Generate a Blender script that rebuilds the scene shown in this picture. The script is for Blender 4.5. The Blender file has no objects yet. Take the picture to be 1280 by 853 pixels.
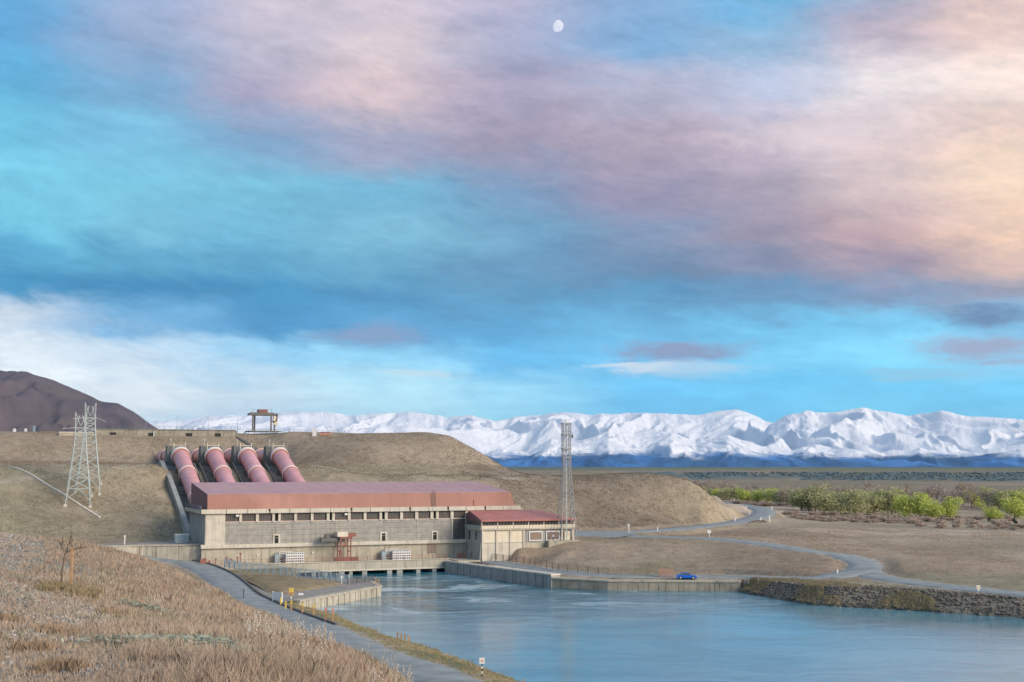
import bpy, math, random
import numpy as np
from mathutils import Vector, Matrix
random.seed(7); RNG = np.random.default_rng(7)
SC = bpy.context.scene
COL = SC.collection
R = math.radians
# ------------------------------------------------------------------ camera
F = 1600.0; H = 28.0
PITCH = math.atan(156.5/1600); CP, SP = math.cos(PITCH), math.sin(PITCH)
cam = bpy.data.cameras.new('camera'); co = bpy.data.objects.new('camera', cam); COL.objects.link(co)
co.location = (0, 0, H); co.rotation_euler = (R(90)+PITCH, 0, 0)
cam.sensor_width = 36; cam.lens = F/1280*36; cam.clip_start = .5; cam.clip_end = 120000
SC.camera = co
SC.render.resolution_x = 1024; SC.render.resolution_y = 682
# ------------------------------------------------------------------ exposure
SC.view_settings.view_transform = 'Standard'; SC.view_settings.look = 'None'
SC.view_settings.exposure = 0.24; SC.view_settings.gamma = 1.0; SC.view_settings.use_curve_mapping = False
# ------------------------------------------------------------------ sun
SUN_DIR = Vector((0.80, -0.52, 0.42)).normalized()
sl = bpy.data.lights.new('sun', 'SUN'); sl.energy = 3.5; sl.angle = R(32); sl.color = (1, .85, .71)
so = bpy.data.objects.new('sun', sl); COL.objects.link(so)
so.rotation_euler = SUN_DIR.to_track_quat('Z', 'Y').to_euler(); so.location = (100, -50, 200)
# ------------------------------------------------------------------ world sky with clouds
def lin(c):
    c = c/255.0
    return c/12.92 if c <= .04045 else ((c+.055)/1.055)**2.4
def L3(r, g, b, a=1): return (lin(r), lin(g), lin(b), a)
world = bpy.data.worlds.new('World'); SC.world = world; world.use_nodes = True
WN = world.node_tree; WN.nodes.clear()
class NT:
    def __init__(s, nt): s.nt = nt; s.n = nt.nodes; s.l = nt.links
    def add(s, t, **k):
        n = s.n.new(t)
        for a, b in k.items(): setattr(n, a, b)
        return n
    def put(s, sock, v):
        if isinstance(v, bpy.types.NodeSocket): s.l.new(v, sock)
        elif v is not None: sock.default_value = v
    def m(s, op, a, b=None, c=None, clamp=False):
        n = s.add('ShaderNodeMath', operation=op, use_clamp=clamp)
        for i, x in enumerate((a, b, c)):
            if x is not None: s.put(n.inputs[i], x)
        return n.outputs[0]
    def vm(s, op, a, b=None):
        n = s.add('ShaderNodeVectorMath', operation=op)
        s.put(n.inputs[0], a)
        if b is not None: s.put(n.inputs[1], b)
        return n.outputs[0]
    def noise(s, vec, scale, detail=4, rough=.55, dist=0, out=0):
        n = s.add('ShaderNodeTexNoise'); s.put(n.inputs['Vector'], vec)
        n.inputs['Scale'].default_value = scale; n.inputs['Detail'].default_value = detail
        n.inputs['Roughness'].default_value = rough; n.inputs['Distortion'].default_value = dist
        return n.outputs[out]
    def mr(s, v, a, b, c=0., d=1., smooth=True):
        n = s.add('ShaderNodeMapRange', interpolation_type='SMOOTHSTEP' if smooth else 'LINEAR', clamp=True)
        s.put(n.inputs[0], v)
        for i, x in zip((1, 2, 3, 4), (a, b, c, d)): n.inputs[i].default_value = x
        return n.outputs[0]
    def mix(s, f, a, b, mode='MIX'):
        n = s.add('ShaderNodeMix', data_type='RGBA', blend_type=mode, clamp_factor=True)
        s.put(n.inputs[0], f); s.put(n.inputs[6], a); s.put(n.inputs[7], b)
        return n.outputs[2]
    def xyz(s, x=0., y=0., z=0.):
        n = s.add('ShaderNodeCombineXYZ')
        for i, q in enumerate((x, y, z)): s.put(n.inputs[i], q)
        return n.outputs[0]
    def sep(s, v):
        n = s.add('ShaderNodeSeparateXYZ'); s.put(n.inputs[0], v); return n.outputs
W = NT(WN)
tc = W.add('ShaderNodeTexCoord').outputs['Generated']
dx, dy, dz = W.sep(tc)
az = W.m('MULTIPLY', W.m('ARCTAN2', dx, dy), 180/math.pi)
el = W.m('MULTIPLY', W.m('ARCSINE', dz), 180/math.pi)
# cloud-layer coordinates: perspective of a high flat layer
zz = W.m('ADD', W.m('MAXIMUM', dz, 0.0), .10)
cu = W.m('DIVIDE', dx, zz); cv = W.m('DIVIDE', dy, zz)
cl = W.xyz(cu, cv, 0.)
ang = W.xyz(az, W.m('MULTIPLY', el, 2.6), 0.)
w1 = W.sep(W.noise(ang, .09, 6, .55, .4, out=1)); w2 = W.sep(W.noise(cl, 1.6, 7, .62, .6, out=1))
def cen(s, k): return W.m('MULTIPLY', W.m('SUBTRACT', s, .5), k)
az2 = W.m('ADD', az, W.m('ADD', cen(w1[0], 6), cen(w2[0], 4)))
# slanting fibres: high cloud combed down to the right
fa = W.m('SUBTRACT', W.m('MULTIPLY', az, .97), W.m('MULTIPLY', el, .30)); fb = W.m('ADD', W.m('MULTIPLY', az, .24), W.m('MULTIPLY', el, .97))
w3 = W.sep(W.noise(W.xyz(W.m('MULTIPLY', fa, .35), fb, 0.), .55, 9, .68, .5, out=1))
el2 = W.m('ADD', el, W.m('ADD', W.m('ADD', cen(w1[1], 1.8), cen(w2[1], 1.7)), cen(w3[0], 2.6)))
def y2el(y): return math.degrees(math.atan((426.5-y)/F)+PITCH)
def x2az(x): return math.degrees(math.atan((x-640)/1607))
SKY = {
 -160:[(115,165,208),(150,168,200),(180,180,200),(190,185,202),(175,178,200),(160,178,208),(150,178,210),(185,180,195),(220,195,190)],
 0:  [(110,170,215),(158,172,205),(200,188,200),(212,194,200),(180,175,198),(140,175,215),(112,184,228),(158,165,190),(215,185,178)],
 60: [(95,165,213),(150,166,196),(196,184,194),(222,200,198),(168,170,196),(132,176,217),(150,185,216),(182,170,184),(232,200,186)],
 120:[(96,176,218),(120,166,202),(164,158,182),(222,194,192),(164,155,178),(178,176,196),(178,188,212),(240,224,218),(250,224,208)],
 180:[(112,195,226),(122,190,222),(132,168,202),(154,154,178),(156,144,164),(172,156,172),(200,178,186),(226,202,198),(244,210,190)],
 240:[(122,206,232),(122,198,224),(118,190,216),(116,182,212),(122,156,190),(146,138,162),(176,158,168),(218,190,182),(254,218,186)],
 300:[(116,202,228),(124,196,222),(110,182,212),(124,186,212),(112,162,194),(126,144,174),(158,144,160),(204,166,162),(250,206,172)],
 335:[(80,162,202),(88,166,202),(92,166,202),(104,168,200),(100,148,184),(110,138,170),(132,134,158),(166,144,154),(222,184,164)],
 372:[(50,134,180),(48,128,176),(58,136,182),(72,140,184),(86,146,184),(88,148,188),(102,142,178),(124,144,174),(150,150,168)],
 412:[(208,216,226),(104,160,200),(62,134,182),(80,148,192),(82,154,198),(98,168,206),(104,182,220),(110,182,218),(120,174,208)],
 450:[(226,232,236),(202,218,230),(132,182,210),(128,186,214),(84,162,206),(96,172,212),(112,188,224),(116,192,224),(132,184,212)],
 495:[(236,240,238),(234,238,238),(206,222,230),(168,208,226),(142,198,224),(88,172,214),(92,178,218),(98,184,220),(98,184,220)],
 540:[(228,236,238),(224,236,238),(188,216,230),(170,212,230),(136,200,226),(104,186,222),(102,186,222),(104,188,222),(106,188,222)],
 583:[(222,232,236),(216,230,236),(184,214,230),(170,210,230),(144,202,228),(124,194,226),(120,192,226),(122,194,226),(124,194,226)]}
def lift(y, c):
    k = np.interp(y, [-160, 340, 400, 450, 583], [.95, .95, 1.03, 1.14, 1.16]); c = (c[0]*.965, c[1]*.985, c[2]*1.01) if c[0] > c[2] else c; k = k if c[2]-c[0] > 50 else 1+(k-1)*.25; return tuple(min(252, v*k) for v in c)
SKY = {y: [lift(y, c) for c in r] for y, r in SKY.items()}
rows = sorted(SKY.items(), reverse=True)
fac = W.m('ADD', W.m('MULTIPLY', az2, 1/120.), .5)
def ramp(cols):
    n = W.add('ShaderNodeValToRGB'); W.put(n.inputs[0], fac); cr = n.color_ramp; cr.interpolation = 'EASE'
    back = (148, 172, 204)
    st = [(-58, back), (-34, tuple((np.array(cols[0])*.6+np.array(back)*.4)))] + [(x2az(i*160), c) for i, c in enumerate(cols)] + [(34, tuple(np.array(cols[-1])*.75+np.array(back)*.25)), (58, back)]
    els = cr.elements
    while len(els) < len(st): els.new(.5)
    for e, (a, c) in zip(els, sorted(st)): e.position = a/120.+.5; e.color = L3(*c)
    return n.outputs[0]
cur = ramp(rows[0][1])
for (ya, _), (yb, c) in zip(rows[:-1], rows[1:]):
    cur = W.mix(W.mr(el2, y2el(ya), y2el(yb)), cur, ramp(c))
cur = W.mix(W.mr(el2, y2el(-160), 48), cur, L3(150, 170, 202))
# wisps and texture of the cloud layer
g1 = W.noise(W.xyz(W.m('ADD', cu, W.m('MULTIPLY', cv, .35)), W.m('MULTIPLY', cv, 1.5), 0.), 2.2, 11, .68, .7)
g2 = W.noise(W.vm('MULTIPLY', ang, (1., 1.6, 1.)), .22, 9, .6, .6)
fib = W.noise(W.xyz(W.m('MULTIPLY', fa, .16), W.m('MULTIPLY', fb, 1.0), 3.), .75, 10, .68, .9)
mot = W.noise(W.xyz(W.m('MULTIPLY', fa, .5), fb, 7.), 2.0, 10, .74, .5)
fx = W.m('ADD', W.m('MULTIPLY', W.m('SUBTRACT', fib, .5), .55), W.m('MULTIPLY', W.m('SUBTRACT', mot, .5), .52))
gg = W.m('ADD', W.m('MULTIPLY', fx, W.mr(el, 0., 6., .35, 1.)), W.m('ADD', W.m('MULTIPLY', W.m('SUBTRACT', g1, .5), .42), W.m('MULTIPLY', W.m('SUBTRACT', g2, .5), .55)))
mul = W.m('ADD', gg, 1.03)
cur = W.mix(1., cur, W.xyz(mul, W.m('ADD', W.m('MULTIPLY', gg, .84), 1.03), W.m('ADD', W.m('MULTIPLY', gg, .68), 1.03)), 'MULTIPLY')
# small separate clouds
def cloud(px, py, rx, ry, col, amt, tilt=0.0):
    global cur
    a, e = x2az(px), y2el(py)
    u = W.m('DIVIDE', W.m('SUBTRACT', W.m('ADD', az, cen(w2[0], 2.2)), a), rx/28.)
    vv = W.m('DIVIDE', W.m('SUBTRACT', W.m('ADD', W.m('ADD', el, cen(w2[1], 1.7)), W.m('MULTIPLY', az, tilt)), e+a*tilt), ry/28.)
    r = W.m('SQRT', W.m('ADD', W.m('MULTIPLY', u, u), W.m('MULTIPLY', vv, vv)))
    r = W.m('ADD', W.m('ADD', r, cen(g1, -1.1)), cen(mot, -1.5))
    k = W.mr(r, 1.25, .25, 0., amt)
    cur = W.mix(k, cur, L3(*col))
cloud(850, 462, 120, 12, (196, 212, 226), .6)
cloud(852, 441, 95, 17, (138, 150, 182), 1., -.02)
cloud(790, 462, 60, 6, (214, 226, 236), .8)
cloud(1240, 446, 85, 20, (160, 168, 194), 1., .02)
cloud(1240, 405, 64, 13, (104, 130, 166), 1.)
cloud(455, 421, 80, 17, (128, 152, 188), 1., -.03)
cloud(530, 466, 62, 8, (206, 226, 234), .7)
cloud(1150, 474, 90, 8, (150, 196, 222), .6)
cloud(1030, 175, 130, 26, (226, 210, 212), .45)
nis = W.add('ShaderNodeTexSky', sky_type='NISHITA', sun_disc=False)
nis.sun_elevation = math.asin(SUN_DIR.z); nis.sun_rotation = math.atan2(SUN_DIR.x, SUN_DIR.y)
nis.air_density = 1.0; nis.dust_density = .6; nis.ozone_density = 2.0
skyc = W.mix(.06, W.mix(1., cur, (10, 10, 10, 1), 'MULTIPLY'), nis.outputs[0])
bg = W.add('ShaderNodeBackground'); W.put(bg.inputs[0], skyc); bg.inputs[1].default_value = .1
W.l.new(bg.outputs[0], W.add('ShaderNodeOutputWorld').inputs[0])
world.cycles.sampling_method = 'MANUAL'; world.cycles.sample_map_resolution = 512

# ------------------------------------------------------------------ projection helpers (measuring only)
O0 = np.array([0, 0, H])
def ray(x, y):
    a = (x-640)/F; b = (426.5-y)/F
    return np.array([a, CP-b*SP, SP+b*CP])
def PZ(x, y, z):
    d = ray(x, y); return O0+d*(z-H)/d[2]
def PY(x, y, Y):
    d = ray(x, y); return O0+d*Y/d[1]
TH = R(22.1)
UU = np.array([math.cos(TH), math.sin(TH), 0]); VV = np.array([-math.sin(TH), math.cos(TH), 0])
A0 = np.array([-77.24, 327.0, 0.0])
def Q(L, s, z=0.0): return A0+UU*L+VV*s+np.array([0, 0, z])
def Lpx(px, s=0.0):
    r = (px-640)/1607.; b = A0+VV*s
    return (r*b[1]-b[0])/(UU[0]-r*UU[1])
# ------------------------------------------------------------------ materials
def mat(name, c, rough=.8, var=.18, scale=.6, c2=None, bump=.15, bscale=3., metal=0., streak=0., emit=None, coord='Object', spec=.3, c3=None, streakcol=(.05, .045, .035)):
    m = bpy.data.materials.new(name); m.use_nodes = True; T = NT(m.node_tree); T.n.clear()
    o = T.add('ShaderNodeOutputMaterial'); b = T.add('ShaderNodeBsdfPrincipled'); T.l.new(b.outputs[0], o.inputs[0])
    tcn = T.add('ShaderNodeTexCoord'); v = tcn.outputs[coord]
    geo = T.add('ShaderNodeNewGeometry'); pos = geo.outputs['Position']
    n1 = T.noise(pos, scale, 6, .6)
    c4 = (*c, 1); lo = tuple(x*(1-var) for x in c)+(1,)
    hi = (*(c2 if c2 else tuple(min(1, x*(1+var)) for x in c)), 1)
    col = T.mix(T.mr(n1, .3, .7), lo, hi)
    n2 = T.noise(pos, bscale*1.7, 5, .65)
    col = T.mix(T.mr(n2, .25, .8, 0, .35), col, tuple(x*.62 for x in c)+(1,))
    if c3: col = T.mix(T.mr(T.noise(pos, scale*.35, 4, .6), .52, .66, 0, .75), col, (*c3, 1))
    if streak:
        sv = T.vm('MULTIPLY', pos, (1.1, 1.1, .045)); sn = T.noise(sv, 1.3, 6, .7)
        sn2 = T.noise(pos, .25, 3, .5)
        k = T.m('MULTIPLY', T.mr(sn, .48, .68), T.mr(sn2, .3, .6, .45, 1.))
        col = T.mix(T.m('MULTIPLY', k, streak), col, (*streakcol, 1))
    T.put(b.inputs['Base Color'], col); b.inputs['Roughness'].default_value = rough; b.inputs['Metallic'].default_value = metal
    b.inputs['Specular IOR Level'].default_value = spec
    if bump:
        bn = T.add('ShaderNodeBump'); bn.inputs['Strength'].default_value = bump; bn.inputs['Distance'].default_value = .1
        T.put(bn.inputs['Height'], T.noise(pos, bscale, 6, .65)); T.l.new(bn.outputs[0], b.inputs['Normal'])
    if emit: b.inputs['Emission Color'].default_value = (*emit[:3], 1); b.inputs['Emission Strength'].default_value = emit[3]
    return m
M = {}
M['concrete'] = mat('concrete', (.47, .43, .33), .85, .14, .35, bump=.3, streak=.45, c3=(.36, .34, .28))
M['concrete_dark'] = mat('dark_concrete', (.20, .21, .19), .9, .2, .4, bump=.3, streak=.4)
M['concrete_pale'] = mat('pale_concrete', (.62, .57, .46), .8, .1, .4, bump=.2, streak=.35)
M['concrete_stained'] = mat('stained_concrete', (.48, .44, .345), .85, .15, .4, bump=.3, streak=.92, streakcol=(.10, .085, .06))
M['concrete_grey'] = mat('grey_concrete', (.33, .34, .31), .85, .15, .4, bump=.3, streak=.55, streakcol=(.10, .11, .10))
M['board'] = mat('weathered_board', (.38, .36, .315), .85, .16, .8, bump=.25, streak=.25, c3=(.33, .32, .29))
M['roof'] = mat('red_roof_sheet', (.50, .29, .275), .46, .12, .3, bump=.05, spec=.5, streak=.3, streakcol=(.34, .21, .20), c3=(.47, .255, .235))
M['fascia'] = mat('orange_red_sheet', (.40, .20, .15), .6, .07, .15, bump=.05, streak=.35, streakcol=(.30, .15, .12), c3=(.47, .25, .19))
M['roof_red'] = mat('annex_red_sheet', (.42, .17, .14), .5, .14, .35, bump=.05, c3=(.40, .14, .15))
M['pipe'] = mat('pink_red_pipe_paint', (.66, .31, .30), .38, .10, .25, bump=.03, spec=.6, streak=.45, streakcol=(.38, .17, .15), c3=(.68, .38, .38))
M['ring'] = mat('pale_pipe_collar', (.86, .76, .68), .55, .06, .5, bump=.03)
M['glass'] = mat('dark_glass', (.10, .095, .085), .25, .2, .8, bump=.0, spec=.6)
M['louvre'] = mat('brown_louvre', (.27, .21, .165), .7, .2, 2., bump=.0)
M['dark'] = mat('dark_recess', (.03, .032, .03), .9, .2, 1., bump=.0)
M['white'] = mat('white_paint', (.78, .78, .74), .6, .04, 1., bump=.0)
M['cream'] = mat('cream_paint', (.74, .66, .50), .7, .06, .6, bump=.05, streak=.15)
M['rust'] = mat('red_brown_steel', (.30, .13, .10), .7, .2, 1., bump=.05)
M['steel'] = mat('galvanised_steel', (.52, .58, .54), .5, .08, 1., bump=.0, metal=.2)
M['steel_dark'] = mat('dark_steel', (.16, .15, .14), .6, .1, 1., bump=.0, metal=.3)
M['steel_blue'] = mat('blue_grey_steel', (.30, .40, .45), .55, .1, 1., bump=.0)
M['road'] = mat('worn_asphalt', (.26, .285, .275), .85, .2, .35, bump=.15, bscale=6., c3=(.28, .30, .285))
M['kerb'] = mat('kerb_concrete', (.14, .13, .115), .9, .2, .6, bump=.2)
M['gravel'] = mat('gravel_surface', (.30, .275, .235), .95, .22, .5, bump=.5, bscale=5)
M['orange'] = mat('orange_paint', (.72, .24, .13), .6, .1, 1., bump=.0)
M['yellow'] = mat('yellow_paint', (.75, .55, .10), .6, .1, 1., bump=.0)
M['black'] = mat('black_paint', (.03, .03, .035), .6, .1, 1., bump=.0)
M['wood'] = mat('weathered_wood_post', (.50, .30, .16), .8, .2, 2., bump=.1)
M['tank'] = mat('pale_blue_tank', (.55, .63, .62), .6, .06, 1., bump=.0)
M['intake'] = mat('intake_concrete', (.33, .30, .235), .85, .2, .4, bump=.3, streak=.9, streakcol=(.11, .095, .07))
M['fence_blue'] = mat('pale_blue_fence_steel', (.42, .50, .52), .6, .1, 1., bump=0)
M['salmon'] = mat('faded_orange_mesh', (.60, .30, .22), .8, .12, 1., bump=0)
M['rock'] = mat('grey_rock', (.27, .26, .235), .9, .35, 1.2, bump=.5, c3=(.16, .155, .14))
M['bark'] = mat('grey_brown_bark', (.17, .13, .10), .9, .2, 2., bump=.2)
M['car'] = mat('blue_car_paint', (.01, .13, .62), .25, .04, 1., bump=.0, spec=.6)
M['rubber'] = mat('black_rubber', (.02, .02, .02), .8, .1, 1., bump=.0)

def attr_mat(name, var=.25, scale=.5, bump=.5, bscale=2., rough=.95, trans=0., far=False):
    m = bpy.data.materials.new(name); m.use_nodes = True; T = NT(m.node_tree); T.n.clear()
    o = T.add('ShaderNodeOutputMaterial'); b = T.add('ShaderNodeBsdfPrincipled')
    pos = T.add('ShaderNodeNewGeometry').outputs['Position']
    at = T.add('ShaderNodeAttribute', attribute_name='Col').outputs['Color']
    f = T.noise(pos, scale, 8, .62)
    f2 = T.noise(pos, scale*.07, 6, .6)
    f3 = T.noise(T.vm('MULTIPLY', pos, (1, .35, 1)), scale*4.5, 5, .7)
    k = T.m('ADD', T.mr(f, .28, .72, 1-var, 1+var, False), T.m('ADD', T.mr(f2, .3, .7, -var*.9, var*.9), T.mr(f3, .25, .75, -var*.9, var*.9, False)))
    col = T.mix(1., at, T.xyz(k, k, k), 'MULTIPLY')
    T.put(b.inputs['Base Color'], col); b.inputs['Roughness'].default_value = rough; b.inputs['Specular IOR Level'].default_value = .1
    if bump:
        bn = T.add('ShaderNodeBump'); bn.inputs['Strength'].default_value = bump; bn.inputs['Distance'].default_value = .3
        T.put(bn.inputs['Height'], T.noise(pos, bscale, 8, .7)); T.l.new(bn.outputs[0], b.inputs['Normal'])
    if trans:
        tr = T.add('ShaderNodeBsdfTranslucent'); T.put(tr.inputs[0], col); mx = T.add('ShaderNodeMixShader'); mx.inputs[0].default_value = trans
        T.l.new(b.outputs[0], mx.inputs[1]); T.l.new(tr.outputs[0], mx.inputs[2]); T.l.new(mx.outputs[0], o.inputs[0])
    else: T.l.new(b.outputs[0], o.inputs[0])
    return m
M['ground'] = attr_mat('dry_grass_ground', .22, .35, .7, 1.5)
M['blade'] = attr_mat('dry_grass_blade', .1, .3, 0, 1., .8, .25)
M['leafcol'] = attr_mat('spring_foliage', .12, .2, 0, 1., .8, .3)
M['stonecol'] = attr_mat('loose_stone', .15, 2., 0, 1., .9)
# ------------------------------------------------------------------ object helpers
def prop(o, label=None, cat=None, group=None, kind=None):
    if label: o['label'] = label
    if cat: o['category'] = cat
    if group: o['group'] = group
    if kind: o['kind'] = kind
    return o
def empty(name, loc=(0, 0, 0), rz=0., label=None, cat=None, group=None):
    o = bpy.data.objects.new(name, None); COL.objects.link(o); o.location = loc; o.rotation_euler = (0, 0, rz)
    o.empty_display_size = .2
    return prop(o, label, cat, group)
class MB:
    def __init__(s): s.v = []; s.f = []
    def add(s, vs, fs):
        k = len(s.v); s.v += [tuple(map(float, p)) for p in vs]; s.f += [tuple(i+k for i in f) for f in fs]; return s
    def box(s, x0, x1, y0, y1, z0, z1):
        return s.add([(x0,y0,z0),(x1,y0,z0),(x1,y1,z0),(x0,y1,z0),(x0,y0,z1),(x1,y0,z1),(x1,y1,z1),(x0,y1,z1)],
                     [(0,3,2,1),(4,5,6,7),(0,1,5,4),(1,2,6,5),(2,3,7,6),(3,0,4,7)])
    def hexa(s, p): # 8 corners: bottom 4, top 4
        return s.add(p, [(0,3,2,1),(4,5,6,7),(0,1,5,4),(1,2,6,5),(2,3,7,6),(3,0,4,7)])
    def strut(s, a, b, r, n=4, r2=None, cap=True):
        a = Vector(a); b = Vector(b); d = (b-a)
        if d.length < 1e-6: return s
        q = d.to_track_quat('Z', 'Y'); r2 = r if r2 is None else r2; vs = []
        for c, rr in ((a, r), (b, r2)):
            for i in range(n):
                t = 2*math.pi*(i+.5)/n; vs.append(c+q@Vector((math.cos(t)*rr, math.sin(t)*rr, 0)))
        fs = [(i, (i+1) % n, n+(i+1) % n, n+i) for i in range(n)]
        if cap: fs += [tuple(range(n))[::-1], tuple(range(n, 2*n))]
        return s.add(vs, fs)
    def tube(s, pts, r, n=16, cap=True):
        pts = [Vector(p) for p in pts]; k = len(pts); vs = []
        for i, p in enumerate(pts):
            d = (pts[min(i+1, k-1)]-pts[max(i-1, 0)]).normalized(); side = d.cross(Vector((0, 0, 1))).normalized(); up = side.cross(d)
            rr = r[i] if isinstance(r, (list, tuple)) else r
            for j in range(n):
                t = 2*math.pi*j/n; vs.append(p+side*math.cos(t)*rr+up*math.sin(t)*rr)
        fs = [(i*n+j, i*n+(j+1) % n, (i+1)*n+(j+1) % n, (i+1)*n+j) for i in range(k-1) for j in range(n)]
        if cap: fs += [tuple(range(n))[::-1], tuple(range((k-1)*n, k*n))]
        return s.add(vs, fs)
    def build(s, name, m, parent=None, loc=None, smooth=False, **k):
        me = bpy.data.meshes.new(name); me.from_pydata(s.v, [], s.f); me.update()
        if smooth: me.polygons.foreach_set('use_smooth', [True]*len(me.polygons))
        if m is not None: me.materials.append(M[m] if isinstance(m, str) else m)
        o = bpy.data.objects.new(name, me); COL.objects.link(o)
        if parent: o.parent = parent
        if loc is not None: o.location = loc
        return prop(o, **k)
def inst(name, me, parent=None, loc=(0, 0, 0), rz=0., scale=(1, 1, 1), **k):
    o = bpy.data.objects.new(name, me); COL.objects.link(o)
    if parent: o.parent = parent
    o.location = loc; o.rotation_euler = (0, 0, rz); o.scale = scale
    return prop(o, **k)
def copy_tree(o, parent=None):
    c = o.copy(); COL.objects.link(c); c.parent = parent
    for ch in [x for x in o.children]: copy_tree(ch, c)
    return c
def npmesh(name, V, Fq, m, col=None, smooth=False, **k):
    V = np.asarray(V, dtype=np.float32); Fq = np.asarray(Fq, dtype=np.int32); n = Fq.shape[1]
    me = bpy.data.meshes.new(name); me.vertices.add(len(V)); me.vertices.foreach_set('co', V.ravel())
    me.loops.add(Fq.size); me.loops.foreach_set('vertex_index', Fq.ravel())
    me.polygons.add(len(Fq)); me.polygons.foreach_set('loop_start', np.arange(0, Fq.size, n, dtype=np.int32))
    me.update(calc_edges=True)
    if smooth: me.polygons.foreach_set('use_smooth', np.ones(len(Fq), dtype=bool))
    if col is not None:
        a = me.color_attributes.new('Col', 'FLOAT_COLOR', 'POINT'); c4 = np.ones((len(V), 4), dtype=np.float32); c4[:, :3] = col
        a.data.foreach_set('color', c4.ravel())
    me.materials.append(M[m] if isinstance(m, str) else m)
    o = bpy.data.objects.new(name, me); COL.objects.link(o)
    return prop(o, **k)
# value noise
_P = np.random.default_rng(3).random((256, 256))
def vn(x, y):
    xi = np.floor(x).astype(int); yi = np.floor(y).astype(int); fx = x-xi; fy = y-yi
    fx = fx*fx*(3-2*fx); fy = fy*fy*(3-2*fy)
    a = _P[xi & 255, yi & 255]; b = _P[(xi+1) & 255, yi & 255]; c = _P[xi & 255, (yi+1) & 255]; d = _P[(xi+1) & 255, (yi+1) & 255]
    return (a*(1-fx)+b*fx)*(1-fy)+(c*(1-fx)+d*fx)*fy
def fbm(x, y, o=5, g=.5):
    s = 0; a = 1; t = 0
    for i in range(o): s = s+a*(vn(x+i*17.3, y+i*9.1)*2-1); t += a; a *= g; x = x*2.03; y = y*2.03
    return s/t
def sst(x, a, b):
    t = np.clip((x-a)/(b-a), 0, 1); return t*t*(3-2*t)
def inpoly(x, y, poly):
    r = np.zeros(x.shape, bool); n = len(poly); j = n-1
    for i in range(n):
        xi, yi = poly[i][:2]; xj, yj = poly[j][:2]
        c = ((yi > y) != (yj > y)) & (x < (xj-xi)*(y-yi)/((yj-yi) if yj != yi else 1e-9)+xi); r ^= c; j = i
    return r
def rbf(pts):
    P = np.array(pts, float); xy = P[:, :2]; z = P[:, 2]; n = len(P)
    D = np.sqrt(((xy[:, None]-xy[None])**2).sum(-1)+4.)
    Mx = np.zeros((n+3, n+3)); Mx[:n, :n] = D; Mx[:n, :n] -= np.eye(n)*.05; Mx[:n, n] = 1; Mx[:n, n+1:] = xy/500; Mx[n, :n] = 1; Mx[n+1:, :n] = xy.T/500
    w = np.linalg.solve(Mx, np.concatenate([z, [0, 0, 0]]))
    def f(x, y):
        sh = x.shape; x = x.ravel(); y = y.ravel(); out = np.zeros(len(x))
        for a in range(0, len(x), 40000):
            X = x[a:a+40000]; Y = y[a:a+40000]
            out[a:a+40000] = np.sqrt((X[:, None]-xy[:, 0])**2+(Y[:, None]-xy[:, 1])**2+4.)@w[:n]+w[n]+X/500*w[n+1]+Y/500*w[n+2]
        return out.reshape(sh)
    return f
# ================================================================== TERRAIN
def pz(*a): return [tuple(PZ(x, y, z)) for x, y, z in a]
def py(*a): return [tuple(PY(x, y, Y)) for x, y, Y in a]
def project(x, y, z):
    dc = y*CP+(z-H)*SP; return 640+F*x/dc, 426.5-F*(-y*SP+(z-H)*CP)/dc
# --- roads (right edge / centre lines)
def edge_off(pts, off):
    P = [np.array(p) for p in pts]; out = []
    for i in range(len(P)):
        d = P[min(i+1, len(P)-1)]-P[max(i-1, 0)]; d = d[:2]/np.linalg.norm(d[:2]); n = np.array([d[1], -d[0]])
        out.append((P[i][0]+n[0]*off, P[i][1]+n[1]*off, P[i][2]))
    return out
def resample(pts, step=2.0):
    P = np.array(pts, float); n = len(P); out = []
    Pe = np.vstack([2*P[0]-P[1], P, 2*P[-1]-P[-2]])
    for i in range(n-1):
        p0, p1, p2, p3 = Pe[i:i+4]; k = max(1, int(np.linalg.norm(p2-p1)/step))
        for j in range(k):
            t = j/k; out.append(.5*((2*p1)+(-p0+p2)*t+(2*p0-5*p1+4*p2-p3)*t*t+(-p0+3*p1-3*p2+p3)*t**3))
    out.append(P[-1]); return np.array(out)
near_edge = pz((60,688,7.0),(110,690.5,6.6),(180,694,5.4),(215,697.5,4.7),(254,703.5,3.9),(280,712,3.4),(300,723,3.2),(322,741,2.9),(339,750,2.75),(367,762,2.6),(421,781.5,2.5),(497,815,2.5),(581,843,2.5))+[(8,118,2.5),(24,84,2.6),(45,40,2.8),(60,-20,3)]
ROADS = {}
ROADS['near'] = (resample(edge_off(near_edge, 3.7)), 7.4)
ROADS['wharf'] = (resample(pz((560,694,3.3),(600,699,3.1),(640,706,2.9),(690,713,2.6),(760,719.2,2.4),(857,720.3,2.4),(925,720.5,2.6),(985,722,3.2),(1035,721,3.8),(1072,713.5,4.0))), 6.5)
ROADS['access'] = (resample(pz((716,670.5,8.0),(760,669.5,8.0),(820,671,7.95),(900,674,7.8),(950,679.5,7.3),(1000,687,6.5),(1045,693.5,5.6),(1072,700,4.9),(1082,707,4.3),(1080,714,3.9),(1100,721.5,3.7),(1150,729,3.6),(1220,736.5,3.5),(1285,743.5,3.4),(1400,757,3.4),(1700,795,3.4))), 7.5)
ROADS['upper'] = (resample(pz((716,667,8.0),(760,665.5,8.0),(820,663,8.0),(862,659.5,8),(900,655.5,8),(930,651,8),(948,646,8),(955,640.5,8),(950,636,7.8),(938,633,7.5),(920,630.5,7.2),(900,628.5,7),(880,627,7))), 9.0)
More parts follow.
